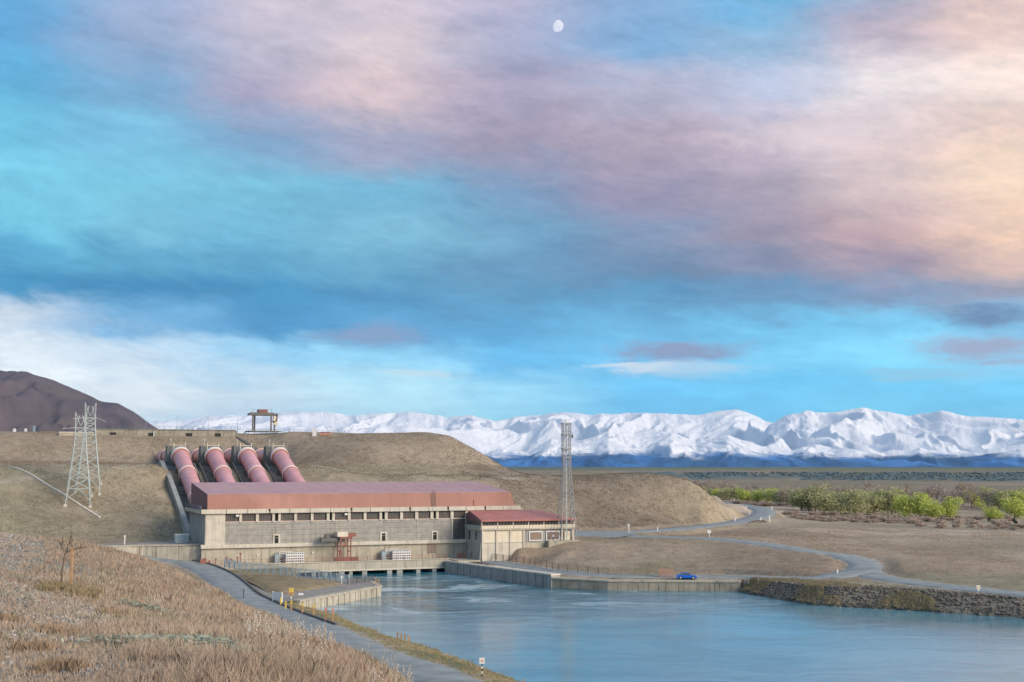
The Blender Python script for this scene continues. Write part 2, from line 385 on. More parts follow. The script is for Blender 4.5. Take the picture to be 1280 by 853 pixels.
# --- far bank
B = []
def BQ(*a): B.extend([tuple(Q(L, s, z)) for L, s, z in a])
BQ((-10,2,8),(-30,5,8),(-60,8,8),(-100,15,8),(-10,22,8),(-30,22,8),(-60,22,8),(-100,25,8),(-150,30,9))
for L in (-160,-110,-70,-40,-15,-4):
    BQ((L,50,8+19.5*.46),(L,76,27.5),(L,84,28.5),(L,104,29),(L,128,30),(L,150,38.5),(L,158,40.3),(L,175,40.3),(L,220,40.3),(L,260,30))
for L in (0,5,10,15.5,21,26,31.5,37,43):
    BQ((L,29,7.5),(L,50,15.2),(L,70,21.8),(L,86,27.2),(L,92,28),(L,110,28),(L,128,28.6),(L,150,38),(L,158,40.3),(L,175,40.3),(L,220,40.3),(L,260,30))
for L in (10,40,70): BQ((L,10,3),(L,20,3),(L,2,2.5))
for L in (51,65,80,95):
    k_ = {51: 30.5, 65: 33.5, 80: 35.5, 95: 36.}[L]
    BQ((L,32,8),(L,52,17),(L,74,24.8 if L>60 else 26),(L,86,25 if L>60 else 27.2),(L,112,k_),(L,128,k_+4),(L,145,40.3),(L,180,40.3),(L,220,38),(L,260,25))
BQ((84,20,7),(84,4,7),(110,20,8),(108,40,10),(106,52,16),(106,74,24),(106,84,24.6),(100,165,40),(100,200,37))
B += py((640,590,470),(620,579,472),(600,567,474),(580,556,476),(560,545.5,480),(540,541,490),(660,597,450),(700,599,455),(740,599.5,460),(780,599.5,462),(820,599.5,465),(845,600,468),(862,604,468),(880,613,472),(880,614,490),(899,623,535),(918,629.5,590))
B += py((640,605,500),(700,606,505),(780,607,515),(640,625,560),(720,625,580),(820,617,520),(850,621,540),(560,570,520),(600,590,540))
B += pz((730,661,8.2),(770,660,8.2),(820,657.5,8.2),(860,654,8.2),(895,649,8.2),(915,643,8.2),(925,639,8.2),(915,636,8),(903,631.5,7.6))
B += pz((660,673.5,8.1),(690,674.5,8.1),(720,674,8.1),(760,673,8),(850,674,7.8),(940,672,7.9),(980,660,8),(1000,650,7.5),(1000,672,7.4),(1050,660,7),(1060,680,6.2),(1150,662,6.5),(1150,690,5.5),(1150,715,4.6),(1280,672,6),(1280,700,4.8),(1280,730,4.2),(1400,690,5),(1400,740,4.2))
B += pz((640,679,7.9),(632,682,7.2),(622,688,5.6),(605,694,4.2),(660,684,6.4),(660,694,4.0),(700,684,6.9),(700,697,4.2),(700,706,2.9),(760,684,6.9),(760,700,4.4),(760,714,2.6),(850,684,6.8),(850,700,4.6),(850,715,2.6),(930,690,6.3),(930,705,4.2),(930,716,2.9),(1000,700,5.2),(1000,712,4.1),(1040,705,4.9),(650,702,3.1))
B += [tuple(p) for p in pz((556,699,3.2),(590,697,3.6))]
B += pz((1040,716,3.8),(1058,722,3.8),(1020,721,3.6),(1066,728,3.7),(1000,722,3.4))
BQ((70.5,-6,3.0),(73,-13.5,3.1),(70,-14,3.0))
B += pz((760,724,2.15),(860,726,2.15),(925,725,2.4))
shoreB = pz((924,739.8,0),(930,741.5,0),(938,743,0),(975,750,0),(1020,757,0),(1070,760,0),(1125,763,0),(1200,768,0),(1280,773,0),(1400,783,0),(1700,810,0))
shoreB = [tuple(p) for p in resample(shoreB, 6.)]; B += shoreB+[(x-1, y-8, -3.5) for x, y, z in shoreB]
B += [tuple(p) for p in resample(pz((950,731,2.4),(985,731,3.0),(1020,731,3.6),(1075,735.5,3.6),(1125,741,3.6),(1200,748.5,3.6),(1280,756,3.5),(1400,768,3.5),(1700,797,3.5)), 6.)]
B += pz((950,630,6),(1050,640,5),(1150,650,4.5),(1280,655,4.5),(1400,660,4),(1000,625,5),(1150,625,5),(1280,625,5),(900,622,5.5),(1400,630,5),(860,617,5),(800,613,5))
fB = rbf(B)
# --- near bank
A = [(0,0,26.4),(-12,12,25.6),(12,0,25.5),(0,-40,27),(-60,0,27),(-60,-40,27.5),(40,-40,20),(-110,40,24),(-120,90,22.5),(-150,140,20)]
A += py((0,853,28),(150,853,27),(300,853,27),(420,858,31),(500,872,38),(525,880,42),(0,800,36),(150,800,38),(300,800,42),(400,822,50),(450,846,48),(0,760,48),(100,770,48),(200,760,58),(300,776,60),(360,794,60),(0,720,75),(100,725,78),(200,720,86),(260,735,80),
        (-100,680,125),(0,681,122),(60,690,118),(120,700,108),(190,705,105),(235,722,97),(270,743,88),(300,759,82),(356,785,72),(421,818,62),(469,846,54),(500,868,47))
for px_, prof in ((-60,((150,16),(200,13),(260,11))),(60,((150,15),(200,10.5),(250,8))),(190,((130,16.5),(160,12),(200,8),(240,5.6))),(270,((108,15.8),(140,10.5),(180,6),(215,4.2))),(356,((92,15),(125,9),(160,4.6))),
                  (421,((80,14.8),(110,8.8),(140,4.4))),(525,((58,16),(85,10),(110,6),(130,3.4))),(640,((30,20),(45,16),(70,10),(100,5),(122,3))),(760,((20,21),(40,13),(65,6)))):
    for Y_, z_ in prof: A.append(((px_-640)/1607*Y_, Y_, z_))
A += [(-130,230,11),(-170,260,12),(-125,290,9),(-200,300,12)]
A += [tuple(p) for p in ROADS['near'][0][::6]]
A += [tuple(p) for p in edge_off(near_edge, 9)[1:]]
A += [(PZ(px_, 682.5 if px_ < 170 else 681.1, 8.2)[0], PZ(px_, 682.5 if px_ < 170 else 681.1, 8.2)[1]-1.0, z_) for px_, z_ in ((60,7.0),(100,6.0),(140,5.6),(180,5.1),(220,4.5),(254,3.8))]
A += [(p[0], p[1], p[2]) for p in pz((345,742,2.3),(303,716,2.8),(284,709,3.1),(405,734,2.15),(372,748.5,2.1),(320,712,2.7))]
shoreA = [(-39,250,0),(-32.2,242,0),(-23.5,222,0),(-16,206,0),(-10.5,196,0),(-3.5,181,0),(1.1,170.3,0),(13,143,0),(25,116,0),(38,82,0),(53,32,0),(68,-30,0)]
A += [tuple(Q(66,-6,-3)), tuple(Q(66,-14,-3.5)), tuple(Q(40,-8,-4)), tuple(Q(24,-8,-3))]
A += shoreA+[(x+5, y+3, -3) for x, y, z in shoreA]+[(x-2.0, y-1.2, 1.3) for x, y, z in shoreA]
A += [(60,120,-4),(100,200,-4),(0,260,-4),(-20,300,-4),(20,230,-4),(120,100,-4),(200,0,-4),(-40,330,-4),(300,200,-4),(90,-20,-4)]
fA = rbf(A)
P1 = PZ(476.6,744.7,0)[:2]
SPIT = [tuple(P1), (P1[0]-3.2, P1[1]+12.0), (-37.2, 299.5), (-72.5, 322.5), (-60, 284), (-45.8, 247.2), (-41.2, 251.5)]
APRON = [tuple(Q(L, s)[:2]) for L, s in ((-2,0.5),(22,0.5),(22,-5.0))]+[(-51.5, 306), (-72.5, 321.5), (-80.5, 322), (-78.6,327.6)]
W_R = [tuple(p[:2]) for p in pz((-400,690,8.2),(-100,684,8.2),(60,683.5,8.2),(100,683,8.2),(180,681.2,8.2),(254,681,8.2))]
CW0 = np.array(PZ(556,701,3.0)); CW1 = np.array([9.2,300.7,3.07]); SW1 = np.array([51.3,291.9,2.3])
BAR = [(a, b+1.4) for a, b in W_R]+[tuple(Q(0, .3)[:2]), tuple(Q(69.5, .3)[:2]), tuple(Q(69.5, -11.6)[:2]), tuple(CW0[:2])]
nseg = 10
CURVE = [CW0*(1-t)+CW1*t+np.array([0, -1, 0])*3.0*math.sin(math.pi*t)*(.25) for t in np.linspace(0, 1, nseg+1)]
inner = [(c[0]+.6, c[1]+1.5) for c in CURVE]
BAR = BAR[:-1]+inner+[(SW1[0]+.1, SW1[1]+1.4)]
BAR += [(51.0, 289.5), (51.8, 279), (55, 250), (90, 212), (125, 185), (170, 140), (400, 0), (900, -300), (3000, -500), (90000, 60000), (-90000, 60000), (-3000, 300)]
def shrink(poly, d):
    P = np.array([p[:2] for p in poly]); c = P.mean(0); return [tuple(p+(c-p)/np.linalg.norm(c-p)*d) for p in P]
SPIT_IN = shrink(SPIT, 1.2)
def road_adj(x, y, z, isB, clear=.14):
    dist = np.full(x.shape, 1e9)
    for k, (P, w) in ROADS.items():
        bb = (x > P[:, 0].min()-20) & (x < P[:, 0].max()+20) & (y > P[:, 1].min()-20) & (y < P[:, 1].max()+20)
        idx = np.nonzero(bb & (isB if k != 'near' else ~isB))[0]
        for a in range(0, len(idx), 20000):
            I = idx[a:a+20000]; D = (x[I][:, None]-P[:, 0])**2+(y[I][:, None]-P[:, 1])**2; j = D.argmin(1); d = np.sqrt(D[np.arange(len(I)), j])
            t = 1-sst(d, w/2+1.3, w/2+(7.0 if k == 'near' else 4.5)); zr = P[j, 2]-clear
            z[I] = z[I]*(1-t)+zr*t; dist[I] = np.minimum(dist[I], d-w/2)
    return z, dist
SHB = resample(shoreB, 1.5)
SHA = resample(shoreA, 1.5)
def shore_d(x, y, P, m, sgn):
    d = np.full(x.shape, 1e9); bb = m & (x > P[:, 0].min()-25) & (x < P[:, 0].max()+5) & (y > P[:, 1].min()-25) & (y < P[:, 1].max()+25)
    idx = np.nonzero(bb)[0]; T_ = np.gradient(P[:, :2], axis=0); T_ /= np.linalg.norm(T_, axis=1)[:, None]; N_ = np.stack([-T_[:, 1], T_[:, 0]], 1)*sgn
    for a in range(0, len(idx), 20000):
        I = idx[a:a+20000]; D = (x[I][:, None]-P[:, 0])**2+(y[I][:, None]-P[:, 1])**2; j = D.argmin(1)
        sg = (x[I]-P[j, 0])*N_[j, 0]+(y[I]-P[j, 1])*N_[j, 1]; d[I] = np.sign(sg)*np.sqrt(D[np.arange(len(I)), j])
    return d
def ground(x, y, relief=True):
    x = np.atleast_1d(np.asarray(x, float)).ravel(); y = np.atleast_1d(np.asarray(y, float)).ravel()
    isB = inpoly(x, y, BAR); z = np.zeros(len(x))
    nearB = isB & (y < 900) & (np.abs(x) < 900)
    if nearB.any(): z[nearB] = fB(x[nearB], y[nearB])
    far = isB & ~nearB; z[far] = 5.
    t = sst(y, 620, 860); m = isB
    z[m] = z[m]*(1-t[m])+5.*t[m]
    side = sst(np.abs(x), 420, 700)
    z[m] = z[m]*(1-side[m])+np.where(x[m] < 0, 20., 5.)*side[m]
    wob = fbm(x/300., y/900., 3)
    tt = sst(y+wob*350+x*.12, 2050, 2330); z[m] += tt[m]*(14.5+2*wob[m])
    nA = ~isB
    ok = nA & (np.abs(x) < 600) & (y > -200)
    z[nA & ~ok] = -4
    if ok.any(): z[ok] = np.maximum(fA(x[ok], y[ok]), -4.5)
    dB = shore_d(x, y, SHB, isB & (x > 50.3), 1); dA = shore_d(x, y, SHA, ~isB, -1)
    top = np.interp(x, [52, 57, 66, 78, 96], [2.3, 2.9, 3.4, 3.6, 3.3]); t = 1-sst(dB, 7, 14); z = z*(1-t)+top*t
    z, rd = road_adj(x, y, z, isB)
    z = np.where(dB < 9, np.minimum(z, np.maximum(dB*.72, -4)), z); z = np.where(dA < 9, np.minimum(z, np.maximum(dA*.34, -4)), z)
    river = ~isB & ~ok
    if relief:
        amp = np.where(isB, np.where(y > 330, .35, .15), .2)*sst(rd, 1., 9.)*sst(z, 2.6, 4.5)
        plat = inpoly(x, y, [Q(-120, -12)[:2], Q(115, -20)[:2], Q(115, 29)[:2], Q(-120, 24)[:2]])
        amp = np.where(plat, 0, amp)
        z = z+amp*(fbm(x/14., y/14., 4)*1.3+fbm(x/3.2, y/3.2, 3)*.35*sst(-y, -260, -30))
    sp = inpoly(x, y, SPIT); si = inpoly(x, y, SPIT_IN)
    z[si] = 1.9; z[sp & ~si] = np.minimum(z[sp & ~si], 1.9)
    ap = inpoly(x, y, APRON); z[ap] = 2.3
    ch = inpoly(x, y, [Q(-.6, 26)[:2], Q(43.2, 26)[:2], Q(43.2, 97)[:2], Q(-.6, 97)[:2]])
    z[ch] -= 0.5
    return z, isB, rd
def gz(x, y): return float(ground([x], [y])[0][0])
def axis(lo, hi, s0, c0, c1, g=1.07):
    a = list(np.arange(c0, c1, s0)); s = s0; v = c1
    while v < hi: a.append(v); s *= g; v += s
    s = s0; v = c0-s0; pre = []
    while v > lo: pre.append(v); s *= g; v -= s
    return np.array(pre[::-1]+a)
gx = axis(-24000, 24000, 1.25, -125, 150, 1.055); gy = axis(-2500, 31000, 1.25, -2, 470, 1.04)
X, Y = np.meshgrid(gx, gy); xs = X.ravel(); ys = Y.ravel()
zs, isB, rd = ground(xs, ys)
# colours of the ground cover (albedo)
def C(*a): return np.array(a)
n1 = fbm(xs/38., ys/38., 5); n2 = fbm(xs/9.+50, ys/9., 4); n3 = fbm(xs/120.+9, ys/60., 4)
brown = C(.32,.258,.18); olive = C(.285,.245,.16); pink = C(.42,.335,.25); green = C(.19,.205,.105); dark = C(.16,.135,.10)
def mixc(c, d, t): return c*(1-t[:, None])+d*t[:, None]
col = np.tile(brown, (len(xs), 1))
Ls = (xs-A0[0])*UU[0]+(ys-A0[1])*UU[1]; Ss = (xs-A0[0])*VV[0]+(ys-A0[1])*VV[1]
hillb = isB & (Ss > 20) & (Ls < 190)
col = np.where((hillb & (zs < 28.5) & (Ls < 100))[:, None], mixc(np.tile(olive, (len(xs), 1)), brown, sst(n1, -.3, .5)*.6), col)
emb = sst(Ls, 92, 112)*(isB & (Ss > 20) & (zs > 8.5) & (ys < 720) & (Ls < 330)); col = mixc(col, C(.215,.175,.125), emb*(.85+.15*n2))
col = np.where((hillb & (zs >= 28.5) & (Ls < 300))[:, None], mixc(np.tile(brown, (len(xs), 1)), dark, sst(n1, -.2, .6)*.35), col)
plain = isB & (xs > 60) & (ys > 250)
pc = mixc(np.tile(pink, (len(xs), 1)), olive, sst(n3, -.15, .35)*.7); pc = mixc(pc, brown, sst(n2, 0, .6)*.5)
tpl = sst(Ls, 165, 195)
col = np.where(isB[:, None], col*(1-tpl[:, None])+pc*tpl[:, None], col)
mound = isB & (Ss < 24) & (Ls > 60) & (Ls < 190)
mc = mixc(np.tile(C(.32,.25,.175), (len(xs), 1)), C(.25,.235,.145), sst(n1, -.1, .4)*.7); mc = mixc(mc, pink*.85, sst(n2, .1, .5)*.6)
col = np.where(mound[:, None], mc, col)
riprap = isB & (zs < 3.3) & (xs > 50) & (rd > 2.0); col[riprap] = C(.22,.195,.15)
col = np.where((isB & (ys > 700))[:, None], mixc(np.tile(C(.30,.23,.17), (len(xs), 1)), C(.22,.19,.12), sst(fbm(xs/200., ys/500., 4), -.2, .3)), col)
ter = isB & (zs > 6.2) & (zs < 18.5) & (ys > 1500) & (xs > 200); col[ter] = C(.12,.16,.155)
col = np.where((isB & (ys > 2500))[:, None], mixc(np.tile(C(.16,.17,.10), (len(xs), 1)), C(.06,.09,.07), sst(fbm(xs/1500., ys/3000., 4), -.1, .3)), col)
hn = ~isB
hc = mixc(np.tile(C(.34,.27,.19), (len(xs), 1)), C(.26,.24,.18), sst(n2, -.2, .4)*.7); hc = mixc(hc, C(.20,.17,.115), sst(n1, 0, .5)*.4)
col = np.where(hn[:, None], hc, col)

GR1 = [PY(a, b, c)[:2] for a, b, c in ((-60,742,60),(60,742,60),(120,752,54),(172,766,50),(150,800,40),(190,853,27),(-60,853,27))]
GR2 = [PY(a, b, c)[:2] for a, b, c in ((-60,684,118),(25,692,110),(55,705,95),(60,728,72),(20,742,60),(-60,738,60))]
gn = fbm(xs/2.2, ys/2.2, 4)
gmask = (inpoly(xs+n2*2, ys+n1*3, GR1) | inpoly(xs+n2*3, ys+n1*8, GR2)) & hn & (gn > -.22)
col[gmask] = C(.27,.255,.215)
verge = hn & (zs < 3.2) & (zs > -.5) & (rd > 0); col[verge] = mixc(np.tile(C(.30,.24,.14), (verge.sum(), 1)), C(.20,.20,.11), sst(n2[verge], -.2, .3))
shoulder = (rd > -1) & (rd < 1.2) & (zs > 1); col[shoulder] = C(.36,.32,.26)
col[(zs < -.1)] = C(.07,.09,.08)
# tracks worn on the slopes
def track(pts, w, c, amt=.8):
    P = resample(pts, 3.)
    for a in range(0, len(xs), 60000):
        xx = xs[a:a+60000]; yy = ys[a:a+60000]
        bb = (xx > P[:, 0].min()-8) & (xx < P[:, 0].max()+8) & (yy > P[:, 1].min()-8) & (yy < P[:, 1].max()+8)
        I = np.nonzero(bb)[0]
        if len(I) == 0: continue
        d = np.sqrt(((xx[I][:, None]-P[:, 0])**2+(yy[I][:, None]-P[:, 1])**2).min(1)); t = (1-sst(d, w*.5, w))*amt
        col[a+I] = col[a+I]*(1-t[:, None])+np.array(c)*t[:, None]
tc_ = C(.36,.31,.235)
track([Q(-130,55,0),Q(-70,62,0),Q(-40,68,0),Q(-6,80,0)], 2.2, tc_, .7)
track([Q(-130,50,0),Q(-60,50,0),Q(-35,48,0),Q(-20,44,0)], 2., tc_, .45)
track([Q(45,84,0),Q(60,80,0),Q(80,79,0),Q(105,79,0),Q(120,80,0)], 3., tc_, .6)
nx, ny = len(gx), len(gy)
ii = (np.arange(ny-1)[:, None]*nx+np.arange(nx-1)).ravel()
Fq = np.stack([ii, ii+1, ii+nx+1, ii+nx], 1)
npmesh('ground', np.stack([xs, ys, zs], 1), Fq, 'ground', col, True, kind='structure')
# --- river water
def water_mat():
    m = bpy.data.materials.new('river_water'); m.use_nodes = True; T = NT(m.node_tree); T.n.clear()
    o = T.add('ShaderNodeOutputMaterial'); b = T.add('ShaderNodeBsdfPrincipled'); T.l.new(b.outputs[0], o.inputs[0])
    pos = T.add('ShaderNodeNewGeometry').outputs['Position']; px, pyy, _ = T.sep(pos)
    wv = T.vm('ADD', pos, T.vm('MULTIPLY', T.noise(pos, .035, 4, .6, out=1), (18, 30, 0)))
    sw = T.noise(T.vm('MULTIPLY', wv, (.35, 1., 1.)), .10, 7, .65, 1.2)
    chop = T.noise(T.vm('MULTIPLY', pos, (.45, 1., 1.)), .55, 6, .65, .6)
    fine = T.noise(pos, 3.0, 4, .6)
    reach = T.mr(T.m('ADD', T.m('MULTIPLY', px, -.55), pyy), 215, 300, 0., 1.)
    patch = T.mr(T.noise(T.vm('MULTIPLY', wv, (.5, 1., 1.)), .028, 5, .6, 1.), .37, .55, .12, 1.)
    turb = T.m('MULTIPLY', reach, patch)
    base = T.mix(T.mr(sw, .38, .62), T.mix(reach, (.09, .26, .33, 1), (.03, .12, .15, 1)), T.mix(reach, (.15, .35, .42, 1), (.12, .27, .32, 1)))
    base = T.mix(T.m('MULTIPLY', T.mr(sw, .54, .62), turb), base, (.52, .66, .69, 1))
    base = T.mix(T.mr(pyy, 318, 342, 0, .75), base, (.01, .24, .36, 1))
    T.put(b.inputs['Base Color'], base)
    T.put(b.inputs['Roughness'], T.mr(turb, 0., 1., .045, .12)); b.inputs['IOR'].default_value = 1.7; b.inputs['Specular IOR Level'].default_value = .5
    amp = T.m('ADD', T.m('MULTIPLY', turb, 1.3), .07)
    hgt = T.m('ADD', T.m('MULTIPLY', T.m('ADD', T.m('MULTIPLY', sw, 1.5), T.m('MULTIPLY', chop, .7)), amp), T.m('MULTIPLY', fine, .02))
    bn = T.add('ShaderNodeBump'); bn.inputs['Strength'].default_value = .75; bn.inputs['Distance'].default_value = .8
    T.put(bn.inputs['Height'], hgt); T.l.new(bn.outputs[0], b.inputs['Normal'])
    return m
M['water'] = water_mat()
wb = MB(); wb.add([(-90,-600,0),(2500,-600,0),(2500,345,0),(-90,345,0)], [(0,1,2,3)]); wb.build('water', 'water', kind='structure')
# --- road surfaces, draped
def strip(name, P, w, m, lift=.0, off=0., **k):
    V = []; n = len(P)
    for i in range(n):
        d = P[min(i+1, n-1)]-P[max(i-1, 0)]; d = d[:2]/np.linalg.norm(d[:2]); nn = np.array([d[1], -d[0]]); ja, jb = random.uniform(-.3, .3), random.uniform(-.3, .3)
        for q, dzq in ((-w/2-.35+ja, -.25), (-w/2+ja, 0), (-w/6, .03), (w/6, .03), (w/2+jb, 0), (w/2+.35+jb, -.25)):
            V.append((P[i][0]+nn[0]*(q+off), P[i][1]+nn[1]*(q+off), P[i][2]+lift+dzq))
    Fc = [(i*6+j, i*6+j+1, (i+1)*6+j+1, (i+1)*6+j) for i in range(n-1) for j in range(5)]
    Fc = [f[::-1] for f in Fc]
    return npmesh(name, V, Fc, m, None, True, **k)
for i, (k, (P, w)) in enumerate(ROADS.items()): strip('road', P, w, 'road', .004*i, kind='structure')
# forecourt of asphalt behind the annex
fc = [PZ(716,664,8.02), PZ(770,664.5,8.02), PZ(800,668,8.02), PZ(770,673,8.02), PZ(716,673.5,8.02), PZ(655,674.5,8.02), PZ(690,666,8.02)]
b = MB(); b.add([(p[0], p[1], 8.14) for p in fc], [tuple(range(len(fc)))]); b.build('forecourt', 'road', kind='structure')
# dark kerb on the outer side of the near road
KP = resample(near_edge[2:11]); b = MB()
for p, q in zip(KP[:-1], KP[1:]):
    d = (q-p)[:2]; d = d/np.linalg.norm(d); n_ = np.array([-d[1], d[0]])*.25
    b.hexa([(p[0]+n_[0], p[1]+n_[1], p[2]-.2), (q[0]+n_[0], q[1]+n_[1], q[2]-.2), (q[0]-n_[0], q[1]-n_[1], q[2]-.2), (p[0]-n_[0], p[1]-n_[1], p[2]-.2),
            (p[0]+n_[0], p[1]+n_[1], p[2]+.28), (q[0]+n_[0], q[1]+n_[1], q[2]+.28), (q[0]-n_[0], q[1]-n_[1], q[2]+.28), (p[0]-n_[0], p[1]-n_[1], p[2]+.28)])
b.build('kerb', 'kerb', kind='structure')
# platform left of the powerhouse
b = MB(); pl = [tuple(p)[:2] for p in pz((253.5,681,8.2),(180,681.2,8.2),(100,683.3,8.2))]; b.add([(*Q(-.5, .6)[:2], 8.16)]+[(p[0], p[1]+.4, 8.16) for p in pl]+[(pl[-1][0], pl[-1][1]+9, 8.16), (*Q(-.5, 25)[:2], 8.16)], [(0,5,4,3,2,1)]); b.build('platform', 'gravel', kind='structure')

# --- snow mountains
crest = [(-400,520),(-100,524),(190,527),(225,525),(260,519),(300,520),(350,516),(400,514),(440,520),(480,516),(510,514),(560,521),(590,519),(620,527),(650,520),(680,519),(707,514),(740,518),(780,516),(830,517),(870,519),(895,515),(920,511),(940,518),(960,529),(985,519),(1010,513),(1040,516),(1080,510),(1110,515),(1140,519),(1180,513),(1215,521),(1280,524),(1400,519),(1700,525)]
def range_mesh(name, px0, px1, Y0, Y1, crest, seed, ncol, nrow, spur, base=0., kind='structure', mname='snow', yback=1.15, power=1.35, rocky=1.):
    a0, a1 = (px0-640)/1607, (px1-640)/1607
    t = np.linspace(0, yback, nrow); ax = np.linspace(a0, a1, ncol)
    AX, T_ = np.meshgrid(ax, t); Yv = Y0+(Y1-Y0)*T_; Xv = AX*Yv
    cy = -1.8*(1-2*np.abs(fbm(AX*55+seed, AX*0+seed, 4)))*(mname == 'snow')+1.2*(mname == 'snow')+np.interp(AX*1607+640, [c[0] for c in crest], [c[1] for c in crest])
    # exact elevation of the skyline at the crest distance
    ratio = np.tan(np.arctan((426.5-cy)/F)+PITCH); Hc = H+ratio*Y1-base
    wx = Xv/spur+fbm(Xv/spur*.8+seed, Yv/spur*.5, 3)*.9; wy = Yv/spur
    r1 = 1-np.abs(fbm(wx*1.1+seed, wy*.38+seed, 3)*2.6); r1 = np.clip(r1, 0, 1)
    r2 = 1-np.abs(fbm(wx*3.1+seed*2, wy*1.3, 4)*2.0); r2 = np.clip(r2, 0, 1)
    r3 = fbm(wx*9, wy*6, 4)
    tt = np.clip(T_, 0, 1); env = tt**power; back = 1-sst(T_, 1.0, yback)*.9
    h = Hc*(env*(.58+.42*tt)+.44*np.sin(np.pi*tt)**1.0*(r1-.42)*rocky+.15*np.sin(np.pi*np.clip(tt*.97, 0, 1))**.6*(r2-.5)*rocky+.03*r3*np.sin(np.pi*tt)**.5)
    h = np.minimum(h, Hc*(.50+.5*tt)*1.0)
    h = np.maximum(h*back, -5)+base
    sh = Xv.shape; V = np.stack([Xv.ravel(), Yv.ravel(), h.ravel()], 1)
    ii = (np.arange(sh[0]-1)[:, None]*sh[1]+np.arange(sh[1]-1)).ravel(); Fq = np.stack([ii, ii+1, ii+sh[1]+1, ii+sh[1]], 1)
    return npmesh(name, V, Fq, mname, None, True, kind=kind)
def snow_mat(snowline, soft, haze_blue=(.022,.078,.20)):  # bare ground is painted the blue that distant haze would lend it
    m = bpy.data.materials.new('snow_and_hazed_rock'); m.use_nodes = True; T = NT(m.node_tree); T.n.clear()
    o = T.add('ShaderNodeOutputMaterial'); b = T.add('ShaderNodeBsdfPrincipled'); T.l.new(b.outputs[0], o.inputs[0])
    g = T.add('ShaderNodeNewGeometry'); pos = g.outputs['Position']; pz_ = T.sep(pos)[2]; nz = T.sep(g.outputs['Normal'])[2]
    n = T.noise(pos, .0016, 9, .65); n2_ = T.noise(T.vm('MULTIPLY', pos, (1, .6, .4)), .006, 8, .7)
    hh = T.m('ADD', pz_, T.m('MULTIPLY', T.m('SUBTRACT', n, .5), soft*3))
    k = T.mr(hh, snowline-soft*.35, snowline+soft*.55)
    rock = T.mr(T.m('ADD', T.m('ADD', nz, T.m('MULTIPLY', T.m('SUBTRACT', n2_, .5), .55)), T.m('MULTIPLY', pz_, .00008)), .84, .68, 0, .5)
    low = T.mr(hh, snowline*1.0, snowline*2.6, 1., .25)
    k = T.m('MULTIPLY', k, T.m('SUBTRACT', 1., T.m('MULTIPLY', rock, low)))
    d = T.mix(T.mr(T.noise(pos, .0007, 6, .6), .4, .6), (*haze_blue, 1), tuple(x*2.6 for x in haze_blue)+(1,))
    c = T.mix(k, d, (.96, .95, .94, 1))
    T.put(b.inputs['Base Color'], c); b.inputs['Roughness'].default_value = .8; b.inputs['Specular IOR Level'].default_value = .1
    bn = T.add('ShaderNodeBump'); bn.inputs['Strength'].default_value = .5; bn.inputs['Distance'].default_value = 130
    rg = T.m('ABSOLUTE', T.m('SUBTRACT', T.noise(T.vm('MULTIPLY', pos, (1., .45, .8)), .0032, 9, .68, .8), .5))
    T.put(bn.inputs['Height'], T.m('MULTIPLY', rg, -2.2)); T.l.new(bn.outputs[0], b.inputs['Normal'])
    return m
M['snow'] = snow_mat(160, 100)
right = [(890,590),(940,556),(962,532),(985,519),(1010,513),(1040,516),(1080,510),(1110,515),(1140,519),(1180,513),(1215,521),(1280,524),(1400,519),(1700,525)]
left = [(-400,520),(-100,524),(190,527),(225,525),(260,519),(300,520),(350,516),(400,514),(440,520),(480,516),(510,514),(560,521),(590,519),(620,527),(650,520),(680,519),(707,514),(740,518),(780,516),(830,517),(870,519),(895,515),(920,511),(940,518),(960,527),(1000,540),(1100,556),(1700,556)]
front = [(560,590),(600,570),(625,560),(660,566),(690,548),(720,552),(760,540),(800,548),(840,541),(870,552),(910,543),(950,556),(990,562),(1020,555),(1080,566),(1150,560),(1200,568),(1280,556),(1500,560)]
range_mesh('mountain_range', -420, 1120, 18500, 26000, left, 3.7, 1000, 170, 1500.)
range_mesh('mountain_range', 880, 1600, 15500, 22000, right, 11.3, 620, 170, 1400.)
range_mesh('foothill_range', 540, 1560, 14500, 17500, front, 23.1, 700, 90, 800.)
M['scree'] = mat('purple_brown_scree', (.115, .095, .105), .95, .25, .006, bump=.6, bscale=.03, c3=(.15, .12, .105), c2=(.135, .105, .12))
dk = [(-500,440),(-200,450),(-60,458),(0,463),(28,464),(70,477),(110,494.5),(125,501),(145,503.5),(165,514),(188,531),(205,541),(230,560),(300,590)]
range_mesh('dark_hill', -500, 300, 2200, 3300, dk, 5.5, 260, 80, 240., mname='scree', power=1.1, rocky=.55)
# ================================================================== POWERHOUSE (local frame: x along the front, y into the hill)
PH = empty('powerhouse', tuple(Q(0, 0)), TH, 'long concrete powerhouse by the water with rust red metal roof and high window row', 'power station')
def part(b, name, m, parent=PH, **k): return b.build(name, m, parent, **k)
part(MB().box(.4, 84.4, .6, 27.6, 2.5, 16.0), 'core_wall', 'concrete_grey')
# substructure wall in cast panels
for i in range(12):
    x0 = -1.2+i*5.99; part(MB().box(x0, x0+5.93, .0, .9, -3, 7.28), 'base_wall_panel', 'concrete')
part(MB().box(-1.2, 70.7, .06, .8, -3, 7.2), 'base_wall_backing', 'concrete_grey')
part(MB().box(-1.4, 70.8, -.7, 1.1, 7.28, 8.0).box(-1.4, 70.8, -.55, 1.1, 8.0, 8.22), 'ledge', 'concrete_pale')
part(MB().box(58.6, 61.2, -.06, .3, 4.6, 7.2), 'wall_hatch', 'louvre')
# left end wall panels (shaded, ribbed)
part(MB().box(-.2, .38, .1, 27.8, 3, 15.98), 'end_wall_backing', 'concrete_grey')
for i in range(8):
    y0 = .1+i*3.46; part(MB().box(-.38, 0.0, y0, y0+3.36, 7.6, 15.98), 'end_wall_panel', 'concrete_grey')
